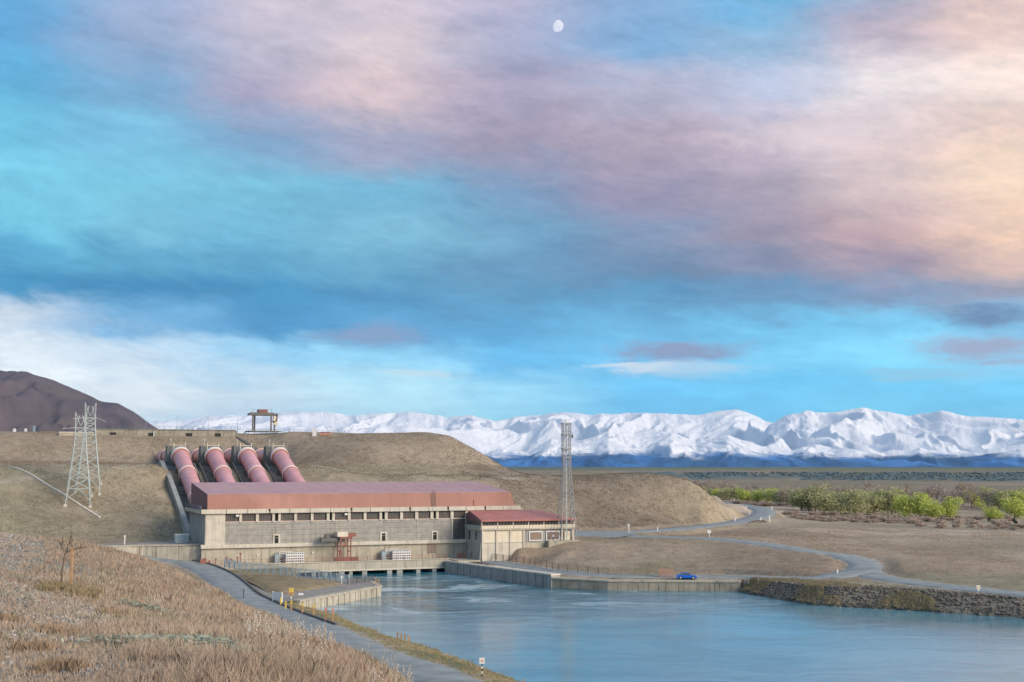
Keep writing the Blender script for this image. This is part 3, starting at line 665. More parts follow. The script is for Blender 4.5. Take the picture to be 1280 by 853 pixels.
# front: pale corner pier
LP0 = Lpx(283)
part(MB().box(-.4, LP0, -.25, .62, 8.22, 15.98), 'corner_pier', 'concrete_pale')
part(MB().box(.5*LP0-.9, .5*LP0+1.3, -.33, -.2, 9.4, 13.4), 'pier_panel', 'concrete_pale')
# cladding boards
LC1 = Lpx(564.5); xb = [LP0+.02]; cuts = [346.5, 390, 414.5, 456, 479.5, 521, 543.5]
xb += [Lpx(c) for c in cuts]+[LC1]
for r in range(8):
    z0 = 8.26+r*.685
    for a, c in zip(xb[:-1], xb[1:]):
        part(MB().box(a+.03, c-.03, -.02-.05*(r % 2), .55, z0, z0+.64), 'cladding_board', 'board')
part(MB().box(LP0, LC1, .1, .58, 8.2, 13.8), 'cladding_backing', 'dark')
for z0 in (9.62, 11.0, 12.37): part(MB().box(LP0+.02, LC1, -.16, -.075, z0-.06, z0+.05), 'batten', 'concrete')
part(MB().box(LC1, LC1+.35, -.3, .6, 8.22, 13.72), 'screen_post', 'concrete_pale')
part(MB().box(LP0, 85.0, -.18, .6, 13.7, 13.92), 'window_sill', 'concrete_pale')
# windows and columns
wins = [(283.6,300,3),(304,320.6,3),(325,341,3),(352,368.4,3),(372.4,389,3),(392.8,408.8,3),(419.4,435,3),(439,454.8,3),(458.7,474.3,3),(485,500,3),(504.2,518.6,3),(523.2,537.8,3),(548.6,562.7,3),(567.2,581,3)]
slots = [(345,348.8),(412.8,415.8),(478,481),(545-2.4,545)]
part(MB().box(LP0, 84.6, .42, .6, 13.92, 15.98), 'window_backing', 'dark')
for a, c, n in wins:
    a, c = Lpx(a), Lpx(c); w = c-a
    wn = part(MB().box(a, c, .02, .40, 13.92, 14.04).box(a, c, .02, .40, 15.84, 15.96).box(a, a+.1, .02, .40, 14.04, 15.84).box(c-.1, c, .02, .40, 14.04, 15.84), 'window', 'rust')
    b = MB()
    for k in range(1, 7): b.box(a+w*k/7-.04, a+w*k/7+.04, .10, .3, 14.04, 15.84)
    b.box(a+.1, c-.1, .12, .28, 15.28, 15.36); b.build('glazing_bar', 'louvre', wn)
    for k in range(3):
        MB().box(a+.1+(w-.2)*k/3, a+.1+(w-.2)*(k+1)/3-.02, .2, .26, 14.04, 15.84).build('pane', 'glass', wn)
cols = [(300.4,303.6),(321,324.6),(341.4,344.6),(349,352),(368.8,372),(389.4,392.5),(409.2,412.6),(416,419.1),(435.3,438.7),(455.1,458.4),(474.6,477.8),(481.4,484.7),(500.4,503.8),(519,522.8),(538.2,541.8),(545.2,548.3),(563.1,566.8),(581.4,585.2)]
for a, c in cols: part(MB().box(Lpx(a), Lpx(c), -.35, .62, 13.7, 15.98), 'column', 'concrete_pale')
part(MB().box(Lpx(585.4), 85.0, -.1, .62, 8.2, 15.98), 'front_wall', 'concrete')
# doors in the cladding
for px in (347.2, 480.2, 543.9):
    L = Lpx(px); d = part(MB().box(L-.95, L-.5, -.22, .5, 8.24, 10.6).box(L+.5, L+.95, -.22, .5, 8.24, 10.6).box(L-.5, L+.5, -.22, .5, 10.2, 10.6), 'door', 'concrete_pale')
    MB().box(L-.5, L+.5, -.12, -.06, 8.24, 10.2).build('door_leaf', 'dark', d)
# dark glazed screen on the right
a, c = LC1+.35, Lpx(581.4)
sc_ = MB().box(a, c, -.02, .5, 8.24, 13.68); sc_o = part(sc_, 'glazed_screen', 'glass')
b = MB()
for k in range(5): b.box(a+(c-a)*k/4-.05, a+(c-a)*k/4+.05, -.14, -.03, 8.24, 13.68)
for k in range(1, 5): b.box(a+.05, c-.05, -.10, -.03, 8.24+k*1.09-.03, 8.24+k*1.09+.03)
b.build('screen_mullion', 'steel_dark', sc_o)
part(MB().box(Lpx(581.4), Lpx(585.4), -.3, .6, 8.22, 13.68), 'screen_pier', 'concrete')
# parapet band
brk = [(-1.6, 4.6)]+[(4.7+i*5.4, 4.7+i*5.4+5.3) for i in range(15)]
for i, (a, c) in enumerate(brk):
    c = min(c, 86.6); gap = .45 if i in (3, 7, 10, 12, 14) else .05
    part(MB().box(a+gap, c, -.95, -.55, 16.0, 17.1), 'parapet_panel', 'concrete_pale')
part(MB().box(-1.5, 86.5, -.55, 28.4, 15.98, 16.5), 'roof_deck', 'concrete')
for i in range(7): part(MB().box(-1.7, -1.45, -.5+i*4.1, 3.5+i*4.1, 16.0, 16.9), 'parapet_panel', 'concrete')
b = MB()
for i in range(15): b.strut((-1.58, -.5+i*2.0, 16.9), (-1.58, -.5+i*2.0, 18.0), .04)
b.strut((-1.58, -.5, 18), (-1.58, 27.6, 18), .035).strut((-1.58, -.5, 17.5), (-1.58, 27.6, 17.5), .03); part(b, 'roof_railing', 'steel_blue')
# sheet metal roof: front fascia, shed slope, end faces
RF = 84.2
def roof_z(y): return 20.79+(23.55-20.79)*y/28.
nS = 21
for i in range(nS):
    a = RF*i/nS; c = RF*(i+1)/nS-.012
    part(MB().hexa([(a,-.35,16.98),(c,-.35,16.98),(c,-.1,16.98),(a,-.1,16.98),(a,.05,20.79),(c-(1.2 if i==nS-1 else 0),.05,20.79),(c-(1.2 if i==nS-1 else 0),.3,20.79),(a,.3,20.79)]), 'fascia_sheet', 'fascia')
    cc = c-(1.2 if i == nS-1 else 0)
    b = MB().hexa([(a,.0,20.80),(cc,.0,20.80),(cc-(0 if i<nS-1 else 0),28,23.4),(a,28,23.4),(a,.0,20.93),(cc,.0,20.93),(cc,28,23.55),(a,28,23.55)])
    for j in range(1, 4):
        q = a+(c-a)*j/4; b.hexa([(q-.03,.05,20.93),(q+.03,.05,20.93),(q+.03,28,23.55),(q-.03,28,23.55),(q-.03,.05,20.96),(q+.03,.05,20.96),(q+.03,28,23.58),(q-.03,28,23.58)])
    part(b, 'roof_sheet', 'roof')
part(MB().hexa([(0,.1,16.6),(RF-.1,.1,16.6),(RF-.1,27.8,16.6),(0,27.8,16.6),(0.02,.2,20.7),(RF-1.3,.2,20.7),(RF-1.3,27.8,23.3),(.02,27.8,23.3)]), 'roof_body', 'roof')
M['maroon'] = mat('maroon_end_sheet', (.17, .085, .10), .6, .1, .3, bump=.05)
for i in range(7):
    y0 = .1+i*3.97; y1 = y0+3.92
    part(MB().hexa([(-.12,y0,16.7),(-.01,y0,16.7),(-.01,y1,16.7),(-.12,y1,16.7),(-.12,y0,roof_z(y0)-.05),(-.01,y0,roof_z(y0)-.05),(-.01,y1,roof_z(y1)-.05),(-.12,y1,roof_z(y1)-.05)]), 'end_sheet', 'maroon')
Ll = Lpx(542); b = MB().box(Ll-.5, Ll-.42, -.5, -.38, 17, 21.6).box(Ll+.42, Ll+.5, -.5, -.38, 17, 21.6)
for k in range(9): b.box(Ll-.42, Ll+.42, -.48, -.42, 17.3+k*.48, 17.36+k*.48)
part(b, 'ladder', 'steel_dark')
Lq = Lpx(592, 0); part(MB().strut((Lq, -.42, 17), (Lq, -.3, 18.9), .07), 'downpipe', 'rust')
for px, z in ((297.6, 15.5), (432.6, 15.5), (553, 16.3)):
    part(MB().box(Lpx(px)-.35, Lpx(px)+.35, -.7, -.1, z-.3, z+.15), 'wall_lamp', 'white')
for px, z in ((392.5, 5.6), (324, 5.4)): part(MB().box(Lpx(px)-.2, Lpx(px)+.2, -.3, 0, z-.2, z+.15), 'wall_lamp', 'white')
# draft tube deck on piers
dk_ = []
DX0 = -2.0
for i in range(11):
    a = DX0+i*5.9; c = min(a+5.85, 63.2); part(MB().box(a, c, -5.2, -.01, 2.3, 3.35), 'deck_slab', 'concrete')
part(MB().box(DX0, 63.2, -5.45, -5.2, 1.0, 3.25), 'deck_beam', 'concrete')
part(MB().box(DX0, 63.3, -5.6, -5.1, 3.35, 3.5).box(DX0, 63.3, -5.6, -5.44, 1.0, 1.4), 'deck_kerb', 'concrete_pale')
for a, c in ((365,372),(392,397),(405,411),(425,432),(438,442),(454,460),(485,491),(497,504),(521,526),(541,546)):
    part(MB().box(Lpx(a, -5), Lpx(c, -5), -5.35, -.3, -3, 2.3), 'pier', 'concrete_grey')
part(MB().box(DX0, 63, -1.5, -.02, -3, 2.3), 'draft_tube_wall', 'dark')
part(MB().box(63.2, 69.4, -12.2, -.01, 1.9, 3.3), 'corner_deck', 'concrete')
part(MB().box(63.2, 69.4, -12.0, -11.5, -3, 1.9), 'corner_deck_wall', 'concrete_grey')
# deck railing
t = empty('deck_railing', tuple(Q(-1, -5.35, 3.5)), TH, 'long red brown steel railing along the edge of the tailrace deck', 'railing')
n = 33
pm = MB().box(-.05, .05, -.05, .05, 0, 1.15).build('post', 'rust', t, (0, 0, 0))
for i in range(1, n): inst('post', pm.data, t, (i*1.98, 0, 0))
MB().box(0, 63.4, -.03, .03, 1.1, 1.17).box(0, 63.4, -.03, .03, .55, .6).build('rail', 'rust', t)
for px, h in ((303, 2.6), (299.5, 1.6), (291, 1.2), (286, 1.6), (272.5, 1.4)):
    o = MB().box(-.1, .1, -.1, .1, 0, h).box(-.3, .3, -.12, .12, h, h+.25).build('service_post', 'rust', None, tuple(Q(Lpx(px, -3), -3, 3.35)))
    prop(o, {303: 'tall red brown post on the deck, right of the shorter posts by the left corner', 299.5: 'red brown deck post just left of the tallest one near the left corner', 291: 'short red brown post on the deck under the stained corner wall', 286: 'second red brown deck post from the left beside the powerhouse corner', 272.5: 'orange red valve post leftmost on the deck below the corner pier'}[px], 'post', 'red brown posts on the deck')
for px, h, w in ((255.6, 1.5, 1.0), (258.8, 1.7, .8), (264.5, 1.1, .5)):
    o = MB().box(-w/2, w/2, -.3, .3, 0, h).box(-w/2-.06, w/2+.06, -.36, .36, h, h+.08).build('service_cabinet', 'rust', None, tuple(Q(Lpx(px, -3.5), -3.5, 3.35)), )
    o.rotation_euler = (0, 0, TH); prop(o, {255.6: 'wide brown cabinet against the end of the stained retaining wall', 258.8: 'taller brown cabinet, middle of three at the left deck end', 264.5: 'smallest brown cabinet, right of two bigger ones at the left deck end'}[px], 'cabinet', 'brown cabinets at the left end of the deck')
# white stacks of stoplog beams
def stack(px0, px1, label):
    a, c = Lpx(px0, -2), Lpx(px1, -2); w = c-a
    t = empty('stoplog_stack', tuple(Q(a, -2.9, 3.36)), TH, label, 'gate beams', 'white gate beam stacks on the deck')
    for k in range(4):
        z0 = k*.66
        b = MB().box(w*.24, w, -.5, -.1, z0, z0+.2).box(w*.24, w, .5, .9, z0, z0+.2)
        for j in range(9): b.box(w*.24+w*.735*j/8, w*.24+w*.735*j/8+.16, -.45, .1, z0+.2, z0+.5)
        b.box(w*.24, w, -.5, -.3, z0+.5, z0+.66-.03)
        b.build('gate_beam', 'white', t)
        if k == 0: MB().box(w*.27, w-.05, .2, .35, .05, 2.6).build('shadow_gap', 'steel_dark', t)
    for k in range(5):
        z0 = k*.58
        MB().box(0, w*.55, 1.05, 2.0, z0, z0+.1).box(0, w*.55, 1.05, 2.0, z0+.38, z0+.48).box(0.0, .12, 1.1, 1.9, z0+.1, z0+.38).box(w*.2, w*.2+.12, 1.1, 1.9, z0+.1, z0+.38).build('rear_beam', 'white', t)
    MB().box(-1.0, -.1, 1.0, 1.9, 0, 2.2).build('storage_box', 'steel_blue', t)
stack(351, 380.5, 'stack of white ribbed gate beams on the deck left of the red brown gantry')
stack(483, 512.5, 'stack of white ribbed gate beams on the deck right of the red brown gantry')
# tailrace gantry crane
x0, x1 = Lpx(427.3, -4.5), Lpx(439.8, -4.5)
t = empty('gantry_crane', tuple(Q(x0, -4.5, 3.36)), TH, 'red brown gantry crane standing on the tailrace deck in front of the powerhouse', 'crane'); w = x1-x0
for X_, Y_ in ((0,0),(w,0),(0,3.2),(w,3.2)): MB().strut((X_, Y_, 0), (X_, Y_, 6.4), .2).build('leg', 'rust', t)
MB().box(-.3, w+.4, -.25, .25, 5.9, 6.4).box(-.3, w+.4, 2.95, 3.45, 5.9, 6.4).build('beam', 'rust', t)
MB().box(-1.6, w+2.0, -.4, .4, .1, 1.1).build('end_carriage', 'rust', t)
MB().box(-.9, 1.9, -.1, 3.2, 6.42, 7.7).build('hoist_house', 'cream', t)
MB().box(2.0, 4.2, .3, 2.9, 6.42, 7.3).build('winch', 'rust', t)
MB().box(-5.0, -.3, .6, 2.6, 5.2, 6.1).box(-3.8, -2.6, .8, 2.4, 6.1, 7.0).build('boom', 'steel_dark', t)
MB().strut((w/2, 1.6, 6.2), (w/2, 1.6, 4.6), .06).box(w/2-.3, w/2+.3, 1.4, 1.8, 4.1, 4.6).build('hook', 'orange', t)
MB().strut((0,0,2.6),(0,3.2,2.6),.12).strut((w,0,2.6),(w,3.2,2.6),.12).build('brace', 'rust', t)
MB().box(-.3, .35, -.5, .3, 1.5, 3.0).build('control_box', 'rust', t)
# ================================================================== ANNEX
AX = empty('control_annex', tuple(Q(69.9, -11.75)), TH, 'lower concrete annex with bright red hipped roof beside the powerhouse and mast', 'building')
AL = 27.0
part(MB().box(.15, AL-.15, .15, 17, 3, 11.3).box(.6, AL-.6, 1.0, 16, 11.3, 13.3), 'core_wall', 'concrete', AX)
part(MB().hexa([(-.6,-.05,3),(-.3,-.05,3),(-.3,12,3),(-.6,12,3),(0,-.05,11.1),(.14,-.05,11.1),(.14,12,11.1),(0,12,11.1)]), 'side_wall', 'concrete_grey', AX)
for y in (3.2, 8.2):
    MB().box(-.22, -.1, y, y+1.1, 8.3, 10.6).build('window', 'glass', AX)
for i in range(3):
    for j, (z0, z1) in enumerate(((3.0, 7.6), (7.75, 11.05))):
        a = .55+i*3.95
        part(MB().box(a, a+3.4, -.02, .14, z0, z1), 'wall_panel', 'cream' if j else 'concrete_pale', AX)
for a in (0, 3.97, 7.92, 11.85): part(MB().box(a, a+.5, -.28, .12, 3.0, 11.1), 'column', 'concrete_pale', AX)
part(MB().box(-.3, AL+.3, -.6, 13, 11.1, 11.42), 'ledge', 'concrete_pale', AX)
part(MB().box(18.6, AL+.5, -2.0, -.32, 6.0, 8.05), 'entrance_step', 'concrete', AX)
part(MB().box(.2, AL-.2, .1, .3, 7.6, 11.1), 'entrance_backing', 'concrete_grey', AX)
for a, w_ in ((13.6, 3.9), (18.6, 4.0)):
    f = part(MB().box(a, a+w_, -.15, .05, 10.3, 10.6).box(a, a+.25, -.15, .05, 8.0, 10.3).box(a+w_-.25, a+w_, -.15, .05, 8.0, 10.3).box(a+.25, a+w_-.25, -.15, .05, 8.0, 8.25), 'window', 'white', AX)
    MB().box(a+.25, a+w_-.25, -.02, .02, 8.25, 10.3).build('pane', 'louvre', f)
part(MB().box(23.0, 23.5, -.2, .05, 8, 11.05).box(26.4, 26.9, -.2, .05, 8, 11.05), 'door_frame', 'cream', AX)
part(MB().box(24.0, 25.6, -.3, .0, 8, 10.4), 'door', 'cream', AX)
part(MB().box(.0, AL, .35, .55, 12.3, 13.35), 'clerestory', 'glass', AX)
for i in range(31):
    q = i*(AL-.14)/30; part(MB().box(q, q+(.28 if i % 5 == 0 else .14), .1, .36, 12.3, 13.35), 'mullion', 'cream' if i % 5 == 0 else 'louvre', AX)
MB().box(-.02, .3, .4, 12, 12.3, 13.35).build('side_clerestory', 'glass', AX)
for i in range(6):
    a = -.3+i*4.6; b = MB().box(a, min(a+4.5, AL+.3), -.75, -.6, 11.42, 12.32)
    for k in range(5): b.box(a+.05+k*.9, a+.16+k*.9, -.82, -.75, 11.42, 12.32)
    part(b, 'balustrade_panel', 'cream', AX)
part(MB().box(-.55, -.4, -.6, 12, 11.42, 12.32), 'side_balustrade', 'concrete_grey', AX)
# hipped roof in sheets
n = 14; e0, e1, r0, r1 = -.4, AL+.4, -.1, AL-6.6
ya, yb, yc = -.9, 9.0, 17.5; za, zb = 13.35, 15.75
for i in range(n):
    f0, f1 = i/n, (i+1)/n
    A_, B_ = e0+(e1-e0)*f0, e0+(e1-e0)*f1-.04; C_, D_ = r0+(r1-r0)*f0, r0+(r1-r0)*f1-.03
    part(MB().hexa([(A_,ya,za),(B_,ya,za),(D_,yb,zb),(C_,yb,zb),(A_,ya,za+.45),(B_,ya,za+.45),(D_,yb,zb+.2),(C_,yb,zb+.2)]), 'roof_sheet', 'roof_red', AX)
part(MB().hexa([(e1,ya,za),(e1,yc,za),(r1,yb+.1,zb),(r1,yb,zb),(e1,ya,za+.44),(e1,yc,za+.44),(r1,yb+.1,zb+.19),(r1,yb,zb+.19)]), 'roof_hip', 'roof_red', AX)
part(MB().hexa([(e0,yc,za),(e1,yc,za),(r1,yb,zb-.05),(r0,yb,zb-.05),(e0,yc,za+.4),(e1,yc,za+.4),(r1,yb,zb+.1),(r0,yb,zb+.1)]), 'rear_roof', 'roof_red', AX)
part(MB().add([(-.2,ya+.4,za),(-.2,yc-.4,za),(-.2,yb,zb-.02),(.1,ya+.4,za),(.1,yc-.4,za),(.1,yb,zb-.02)], [(0,2,1),(3,4,5),(0,1,4,3),(1,2,5,4),(2,0,3,5)]), 'gable_end', 'maroon', AX)
# ================================================================== PENSTOCKS
SL = .33
def cz(s): return 31.3-SL*(89-s)
LS = (5.0, 15.6, 26.2, 36.9)
ordn = ['leftmost of four, passing the powerhouse roof corner', 'second from the left of four', 'third from the left of four', 'rightmost of four']
for k, L in enumerate(LS):
    t = empty('penstock', tuple(Q(L, 28, 8)), TH, 'pinkish red penstock pipe on the slope, '+ordn[k], 'penstock', 'penstock pipes above the powerhouse')
    def lc(s, z): return (0, s-28, z-8)
    low = [lc(s, cz(s)) for s in np.linspace(28, 90.0, 16)]
    MB().tube(low, 2.5, 32, False).build('lower_pipe', 'pipe', t, smooth=True)
    seam = MB()
    for s in np.linspace(36, 88, 9):
        seam.tube([lc(s-.06, cz(s-.06)), lc(s+.06, cz(s+.06))], 2.52, 32, False)
    seam.build('weld_seam', 'fascia', t, smooth=True)
    MB().tube([lc(s, z) for s, z in ((90, 31.55), (94, 31.6), (110, 31.4), (133, 31.2))], 2.5, 32, False).build('upper_pipe', 'pipe', t, smooth=True)
    for nm, s, r, wd in (('collar', 88.6, 2.98, .8), ('collar', 71.5, 2.78, .38), ('collar', 119, 2.98, .7), ('collar', 51., 2.68, .28)):
        z = cz(s) if s < 90 else 31.25; g = SL if s < 90 else 0
        MB().tube([lc(s-wd-.3, z-g*(wd+.3)), lc(s+wd+.3, z+g*(wd+.3))], r-.12, 32).build('flange', 'fascia', t, smooth=False)
        MB().tube([lc(s-wd, z-g*wd), lc(s+wd, z+g*wd)], r, 32).build(nm, 'ring', t, smooth=False)
    b = MB().hexa([(-3.9,63.4,19.4),(3.6,63.4,19.4),(3.6,70,19),(-3.9,70,19),(-3.7,64.6,26.6),(3.2,64.6,26.6),(3.2,69,26.6),(-3.7,69,26.6)]); b.build('anchor_block', 'concrete_dark', t)
    MB().box(-2.0,-1.8,62.6,63.0,24.8,27.6).box(1.6,1.8,62.6,63.0,24.8,27.6).box(-2.0,1.8,62.7,62.9,26.7,26.85).build('access_frame', 'cream', t)
    for s in (40, 51, 62, 71.5, 80): 
        z = cz(s); MB().hexa([(-3.0,s-28-.7,z-8-5.0),(3.0,s-28-.7,z-8-5.0),(3.0,s-28+.7,z-8-5.0),(-3.0,s-28+.7,z-8-5.0),(-2.7,s-28-.6,z-8-1.2),(2.7,s-28-.6,z-8-1.2),(2.7,s-28+.6,z-8-1.2),(-2.7,s-28+.6,z-8-1.2)]).build('saddle', 'concrete_dark', t)
    for s in (104, 117, 130): MB().box(-2.8, 2.8, s-28-.6, s-28+.6, 19, 22.2).build('saddle', 'concrete_dark', t)
    MB().strut((-2.6, 64.9, 26.6), (-2.6, 64.9, 28.6), .05).box(-2.75, -2.45, 64.8, 65.0, 28.5, 28.75).build('lamp', 'white', t)
# ramp: a concrete trough under each pipe with low side walls and cross ribs
t = empty('penstock_ramp', tuple(Q(0, 28, 8)), TH, 'dark concrete troughs with side walls and ribs under the penstocks', 'ramp')
def fl(s): return (cz(s)-3.4)-8 if s <= 92 else 28.25-8
for L in LS:
    b = MB(); ss = [27, 50, 70, 90, 98]
    for a, c in zip(ss[:-1], ss[1:]): b.hexa([(L-4.2,a-28,fl(a)-1.5),(L+4.2,a-28,fl(a)-1.5),(L+4.2,c-28,fl(c)-1.5),(L-4.2,c-28,fl(c)-1.5),(L-4.2,a-28,fl(a)),(L+4.2,a-28,fl(a)),(L+4.2,c-28,fl(c)),(L-4.2,c-28,fl(c))])
    b.build('floor_slab', 'concrete_dark', t)
    for s in np.arange(30, 90, 3.0): 
        MB().box(L-4.1, L+4.1, s-28, s-28+.5, fl(s)-.1, fl(s)+.55).build('rib', 'concrete_grey', t)
    for sd in (-4.6, 4.25):
        if L == LS[0] and sd < 0: continue
        b = MB()
        for a, c in zip(ss[:-1], ss[1:]): b.hexa([(L+sd,a-28,fl(a)-1.5),(L+sd+.35,a-28,fl(a)-1.5),(L+sd+.35,c-28,fl(c)-1.5),(L+sd,c-28,fl(c)-1.5),(L+sd,a-28,fl(a)+.9),(L+sd+.35,a-28,fl(a)+.9),(L+sd+.35,c-28,fl(c)+.9),(L+sd,c-28,fl(c)+.9)])
        b.build('side_wall', 'concrete_dark', t)
ss = [24, 34, 50, 70, 80, 92, 99]
for a, c in zip(ss[:-1], ss[1:]):
    za, zc = fl(max(a, 27))+(2.9 if 30 < a < 75 else (1.7 if a < 85 else 1.0)), fl(c)+(2.9 if c < 75 else (1.7 if c < 85 else 1.0)); 
    MB().hexa([(-1.1,a-28,za-7),(.2,a-28,za-7),(.2,c-28-.05,zc-7),(-1.1,c-28-.05,zc-7),(-1.1,a-28,za),(.2,a-28,za),(.2,c-28-.05,zc),(-1.1,c-28-.05,zc)]).build('left_wall_section', 'concrete_grey', t)
# ================================================================== INTAKE ON THE DAM CREST
def wallq(name, label, cat, pts, zb, zt, thick, plen, m, coping=None, group=None, cap=.35, jog=.0):
    """panels between points pts (world xy), face towards the camera side; returns the thing"""
    p0 = Vector((pts[0][0], pts[0][1], 0)); t = empty(name, (p0.x, p0.y, 0), 0, label, cat, group); k = 0
    for i in range(len(pts)-1):
        a = Vector((pts[i][0], pts[i][1], 0))-p0; c = Vector((pts[i+1][0], pts[i+1][1], 0))-p0; d = c-a; ln = d.length; d.normalize(); nrm = Vector((d.y, -d.x, 0))
        n = max(1, round(ln/plen)); 
        za0 = zt[i] if isinstance(zt, (list, tuple)) else zt; za1 = zt[i+1] if isinstance(zt, (list, tuple)) else zt
        for j in range(n):
            q0 = a+d*(ln*j/n+.02); q1 = a+d*(ln*(j+1)/n-.02); f = jog*(k % 2); k += 1
            t0 = za0+(za1-za0)*j/n; t1 = za0+(za1-za0)*(j+1)/n
            w0 = q0-nrm*thick; w1 = q1-nrm*thick; g0 = q0+nrm*f; g1 = q1+nrm*f
            MB().hexa([(g0.x,g0.y,zb),(g1.x,g1.y,zb),(w1.x,w1.y,zb),(w0.x,w0.y,zb),(g0.x,g0.y,t0),(g1.x,g1.y,t1),(w1.x,w1.y,t1),(w0.x,w0.y,t0)]).build('wall_panel', m, t)
        if coping:
            q0 = a; q1 = a+d*ln; g0 = q0+nrm*.22; g1 = q1+nrm*.22; w0 = q0-nrm*(thick+.1); w1 = q1-nrm*(thick+.1)
            MB().hexa([(g0.x,g0.y,za0+.004),(g1.x,g1.y,za1+.004),(w1.x,w1.y,za1+.004),(w0.x,w0.y,za0+.004),(g0.x,g0.y,za0+cap),(g1.x,g1.y,za1+cap),(w1.x,w1.y,za1+cap),(w0.x,w0.y,za0+cap)]).build('coping', coping, t)
    return t
I0, I1 = Q(-17, 153)[:2], Q(33.5, 153)[:2]
iw = wallq('intake_wall', 'long concrete intake wall on the dam crest above the penstocks', 'dam wall', [I0, I1], 36, 41.2, 3, 2.0, 'intake', 'concrete_dark')
for L in (-10.5, 3.0, 16.5, 27):
    pt = Q(L, 153)-np.array([I0[0], I0[1], 0]); o = MB().box(-1.1, 1.1, -.12, .3, 38.4, 40.2).build('gate_recess', 'dark', iw); o.location = (pt[0], pt[1], 0); o.rotation_euler = (0, 0, TH)
for L in (3.8,):
    pt = Q(L, 152.7)-np.array([I0[0], I0[1], 0]); o = MB().box(-.15, .15, -.1, .2, 38, 40.8).build('gauge_board', 'white', iw); o.location = (pt[0], pt[1], 0)
wallq('canal_wall', 'low pale canal wall on the dam crest left of the taller intake wall', 'wall', [Q(-29, 153)[:2], Q(-17.2, 153)[:2]], 36, 39.9, 2, 3.0, 'concrete', 'concrete_pale')
# flank of the wall and drain
o = MB().hexa([tuple(Q(33.5,153,36)),tuple(Q(34.3,153,36)),tuple(Q(34.3,175,36)),tuple(Q(33.5,175,36)),tuple(Q(33.5,153,41.2)),tuple(Q(34.3,153,41.2)),tuple(Q(34.3,175,41.2)),tuple(Q(33.5,175,41.2))]).build('intake_side_wall', 'concrete_dark'); prop(o, 'dark side wall at the right end of the intake on the crest', 'wall')
def drape_strip(name, p, q, w, m, h=.25, n=20, **k):
    b = MB(); p = np.array(p[:2]); q = np.array(q[:2]); d = (q-p)/np.linalg.norm(q-p); nn = np.array([d[1], -d[0]])*w/2
    P = [p+(q-p)*i/n for i in range(n+1)]; Z = ground([a[0] for a in P], [a[1] for a in P])[0]
    for i in range(n):
        a, c = P[i], P[i+1]
        b.hexa([(*(a+nn), Z[i]-.4), (*(c+nn), Z[i+1]-.4), (*(c-nn), Z[i+1]-.4), (*(a-nn), Z[i]-.4), (*(a+nn), Z[i]+h), (*(c+nn), Z[i+1]+h), (*(c-nn), Z[i+1]+h), (*(a-nn), Z[i]+h)])
    return b.build(name, m, **k)
o = drape_strip('hillside_drain', Q(34, 151.5), Q(42, 131), 1.3, 'steel_dark', .35); prop(o, 'dark sloping drain running down from the right end of the intake wall', 'drain')
o = drape_strip('hillside_drain', PY(8, 607, 384), PZ(124, 674, 8), .7, 'concrete_pale', .3); prop(o, 'thin pale concrete drain line running down the left hillside', 'drain')
o = drape_strip('hillside_drain', PY(389, 580, 430), PY(432, 589, 426), .7, 'concrete_pale', .3, 12); prop(o, 'short pale pipe lying on the hillside right of the penstocks', 'pipe')
# intake gantry
def at_px(px, s): return Q(Lpx(px, s), s)
g0 = at_px(315, 157)
t = empty('intake_gantry', (g0[0], g0[1], 41.2), TH, 'dark open portal gantry standing on the dam crest above the penstocks', 'gantry')
gw = Lpx(338, 157)-Lpx(315, 157); 
for x, y in ((0, 0), (gw, 0), (2.4, 9), (gw+3.2, 9)): MB().strut((x, y, 0), (x, y, 6.6), .38).build('leg', 'steel_dark', t)
MB().hexa([(-1.2,-.5,6.2),(gw+1,-.5,6.2),(gw+1,.5,6.2),(-1.2,.5,6.2),(-1.2,-.5,7.2),(gw+1,-.5,7.2),(gw+1,.5,7.2),(-1.2,.5,7.2)]).box(1.2, gw+4.4, 8.5, 9.5, 6.3, 7.3).build('girder', 'steel_dark', t)
MB().box(-.5, .5, .5, 8.6, 6.4, 7.1).box(gw-.5, gw+.5, .5, 8.6, 6.4, 7.1).build('cross_beam', 'steel_dark', t)
MB().box(gw*.38, gw*.85, 1.5, 6, 7.3, 8.5).build('winch_house', 'rust', t)
b = MB()
for x in (0, gw*.3, gw*.6, gw): b.strut((x, 0, 7.2), (x, 0, 8.7), .07)
b.strut((0, 0, 8.3), (gw, 0, 8.3), .05); b.build('walkway_rail', 'steel_dark', t)
MB().box(-1.2, gw+4, -.6, 9.4, -.1, .25).build('rail_slab', 'concrete_dark', t)
cb = MB().tube([(gw+.4, 1, 4.0), (gw+1.4, 1, 3.6), (gw+2.2, 1, 4.2), (gw+2.5, 1, 5.6), (gw+2.7, 4, 6.4)], .25, 8); cb.build('cable_loop', 'black', t)
MB().box(gw+2.6, gw+4.2, 8, 9.4, 2.8, 6.2).build('control_cabin', 'cream', t)
# crest railing
t = empty('crest_railing', tuple(Q(-16.8, 155, 41.5)), TH, 'thin steel railing along the top of the dam crest and intake', 'railing')
pm = MB().box(-.05, .05, -.05, .05, 0, 1.2).build('post', 'steel_dark', t)
for i in range(1, 25): inst('post', pm.data, t, (i*2.05, 0, 0))
MB().box(0, 49.3, -.03, .03, 1.14, 1.2).box(0, 49.3, -.03, .03, .6, .64).build('rail', 'steel_dark', t)
zc = 40.35
t = empty('crest_railing', tuple(Q(35.2, 159, zc)), TH, 'thin steel railing on the grassy crest right of the intake gantry', 'railing')
pm = MB().box(-.05, .05, -.05, .05, 0, 1.7).build('post', 'steel_dark', t)
for i in range(1, 20): inst('post', pm.data, t, (i*2.2, 0, 0))
MB().box(0, 41.8, -.03, .03, 1.62, 1.7).box(0, 41.8, -.03, .03, 1.1, 1.14).build('rail', 'steel_dark', t)
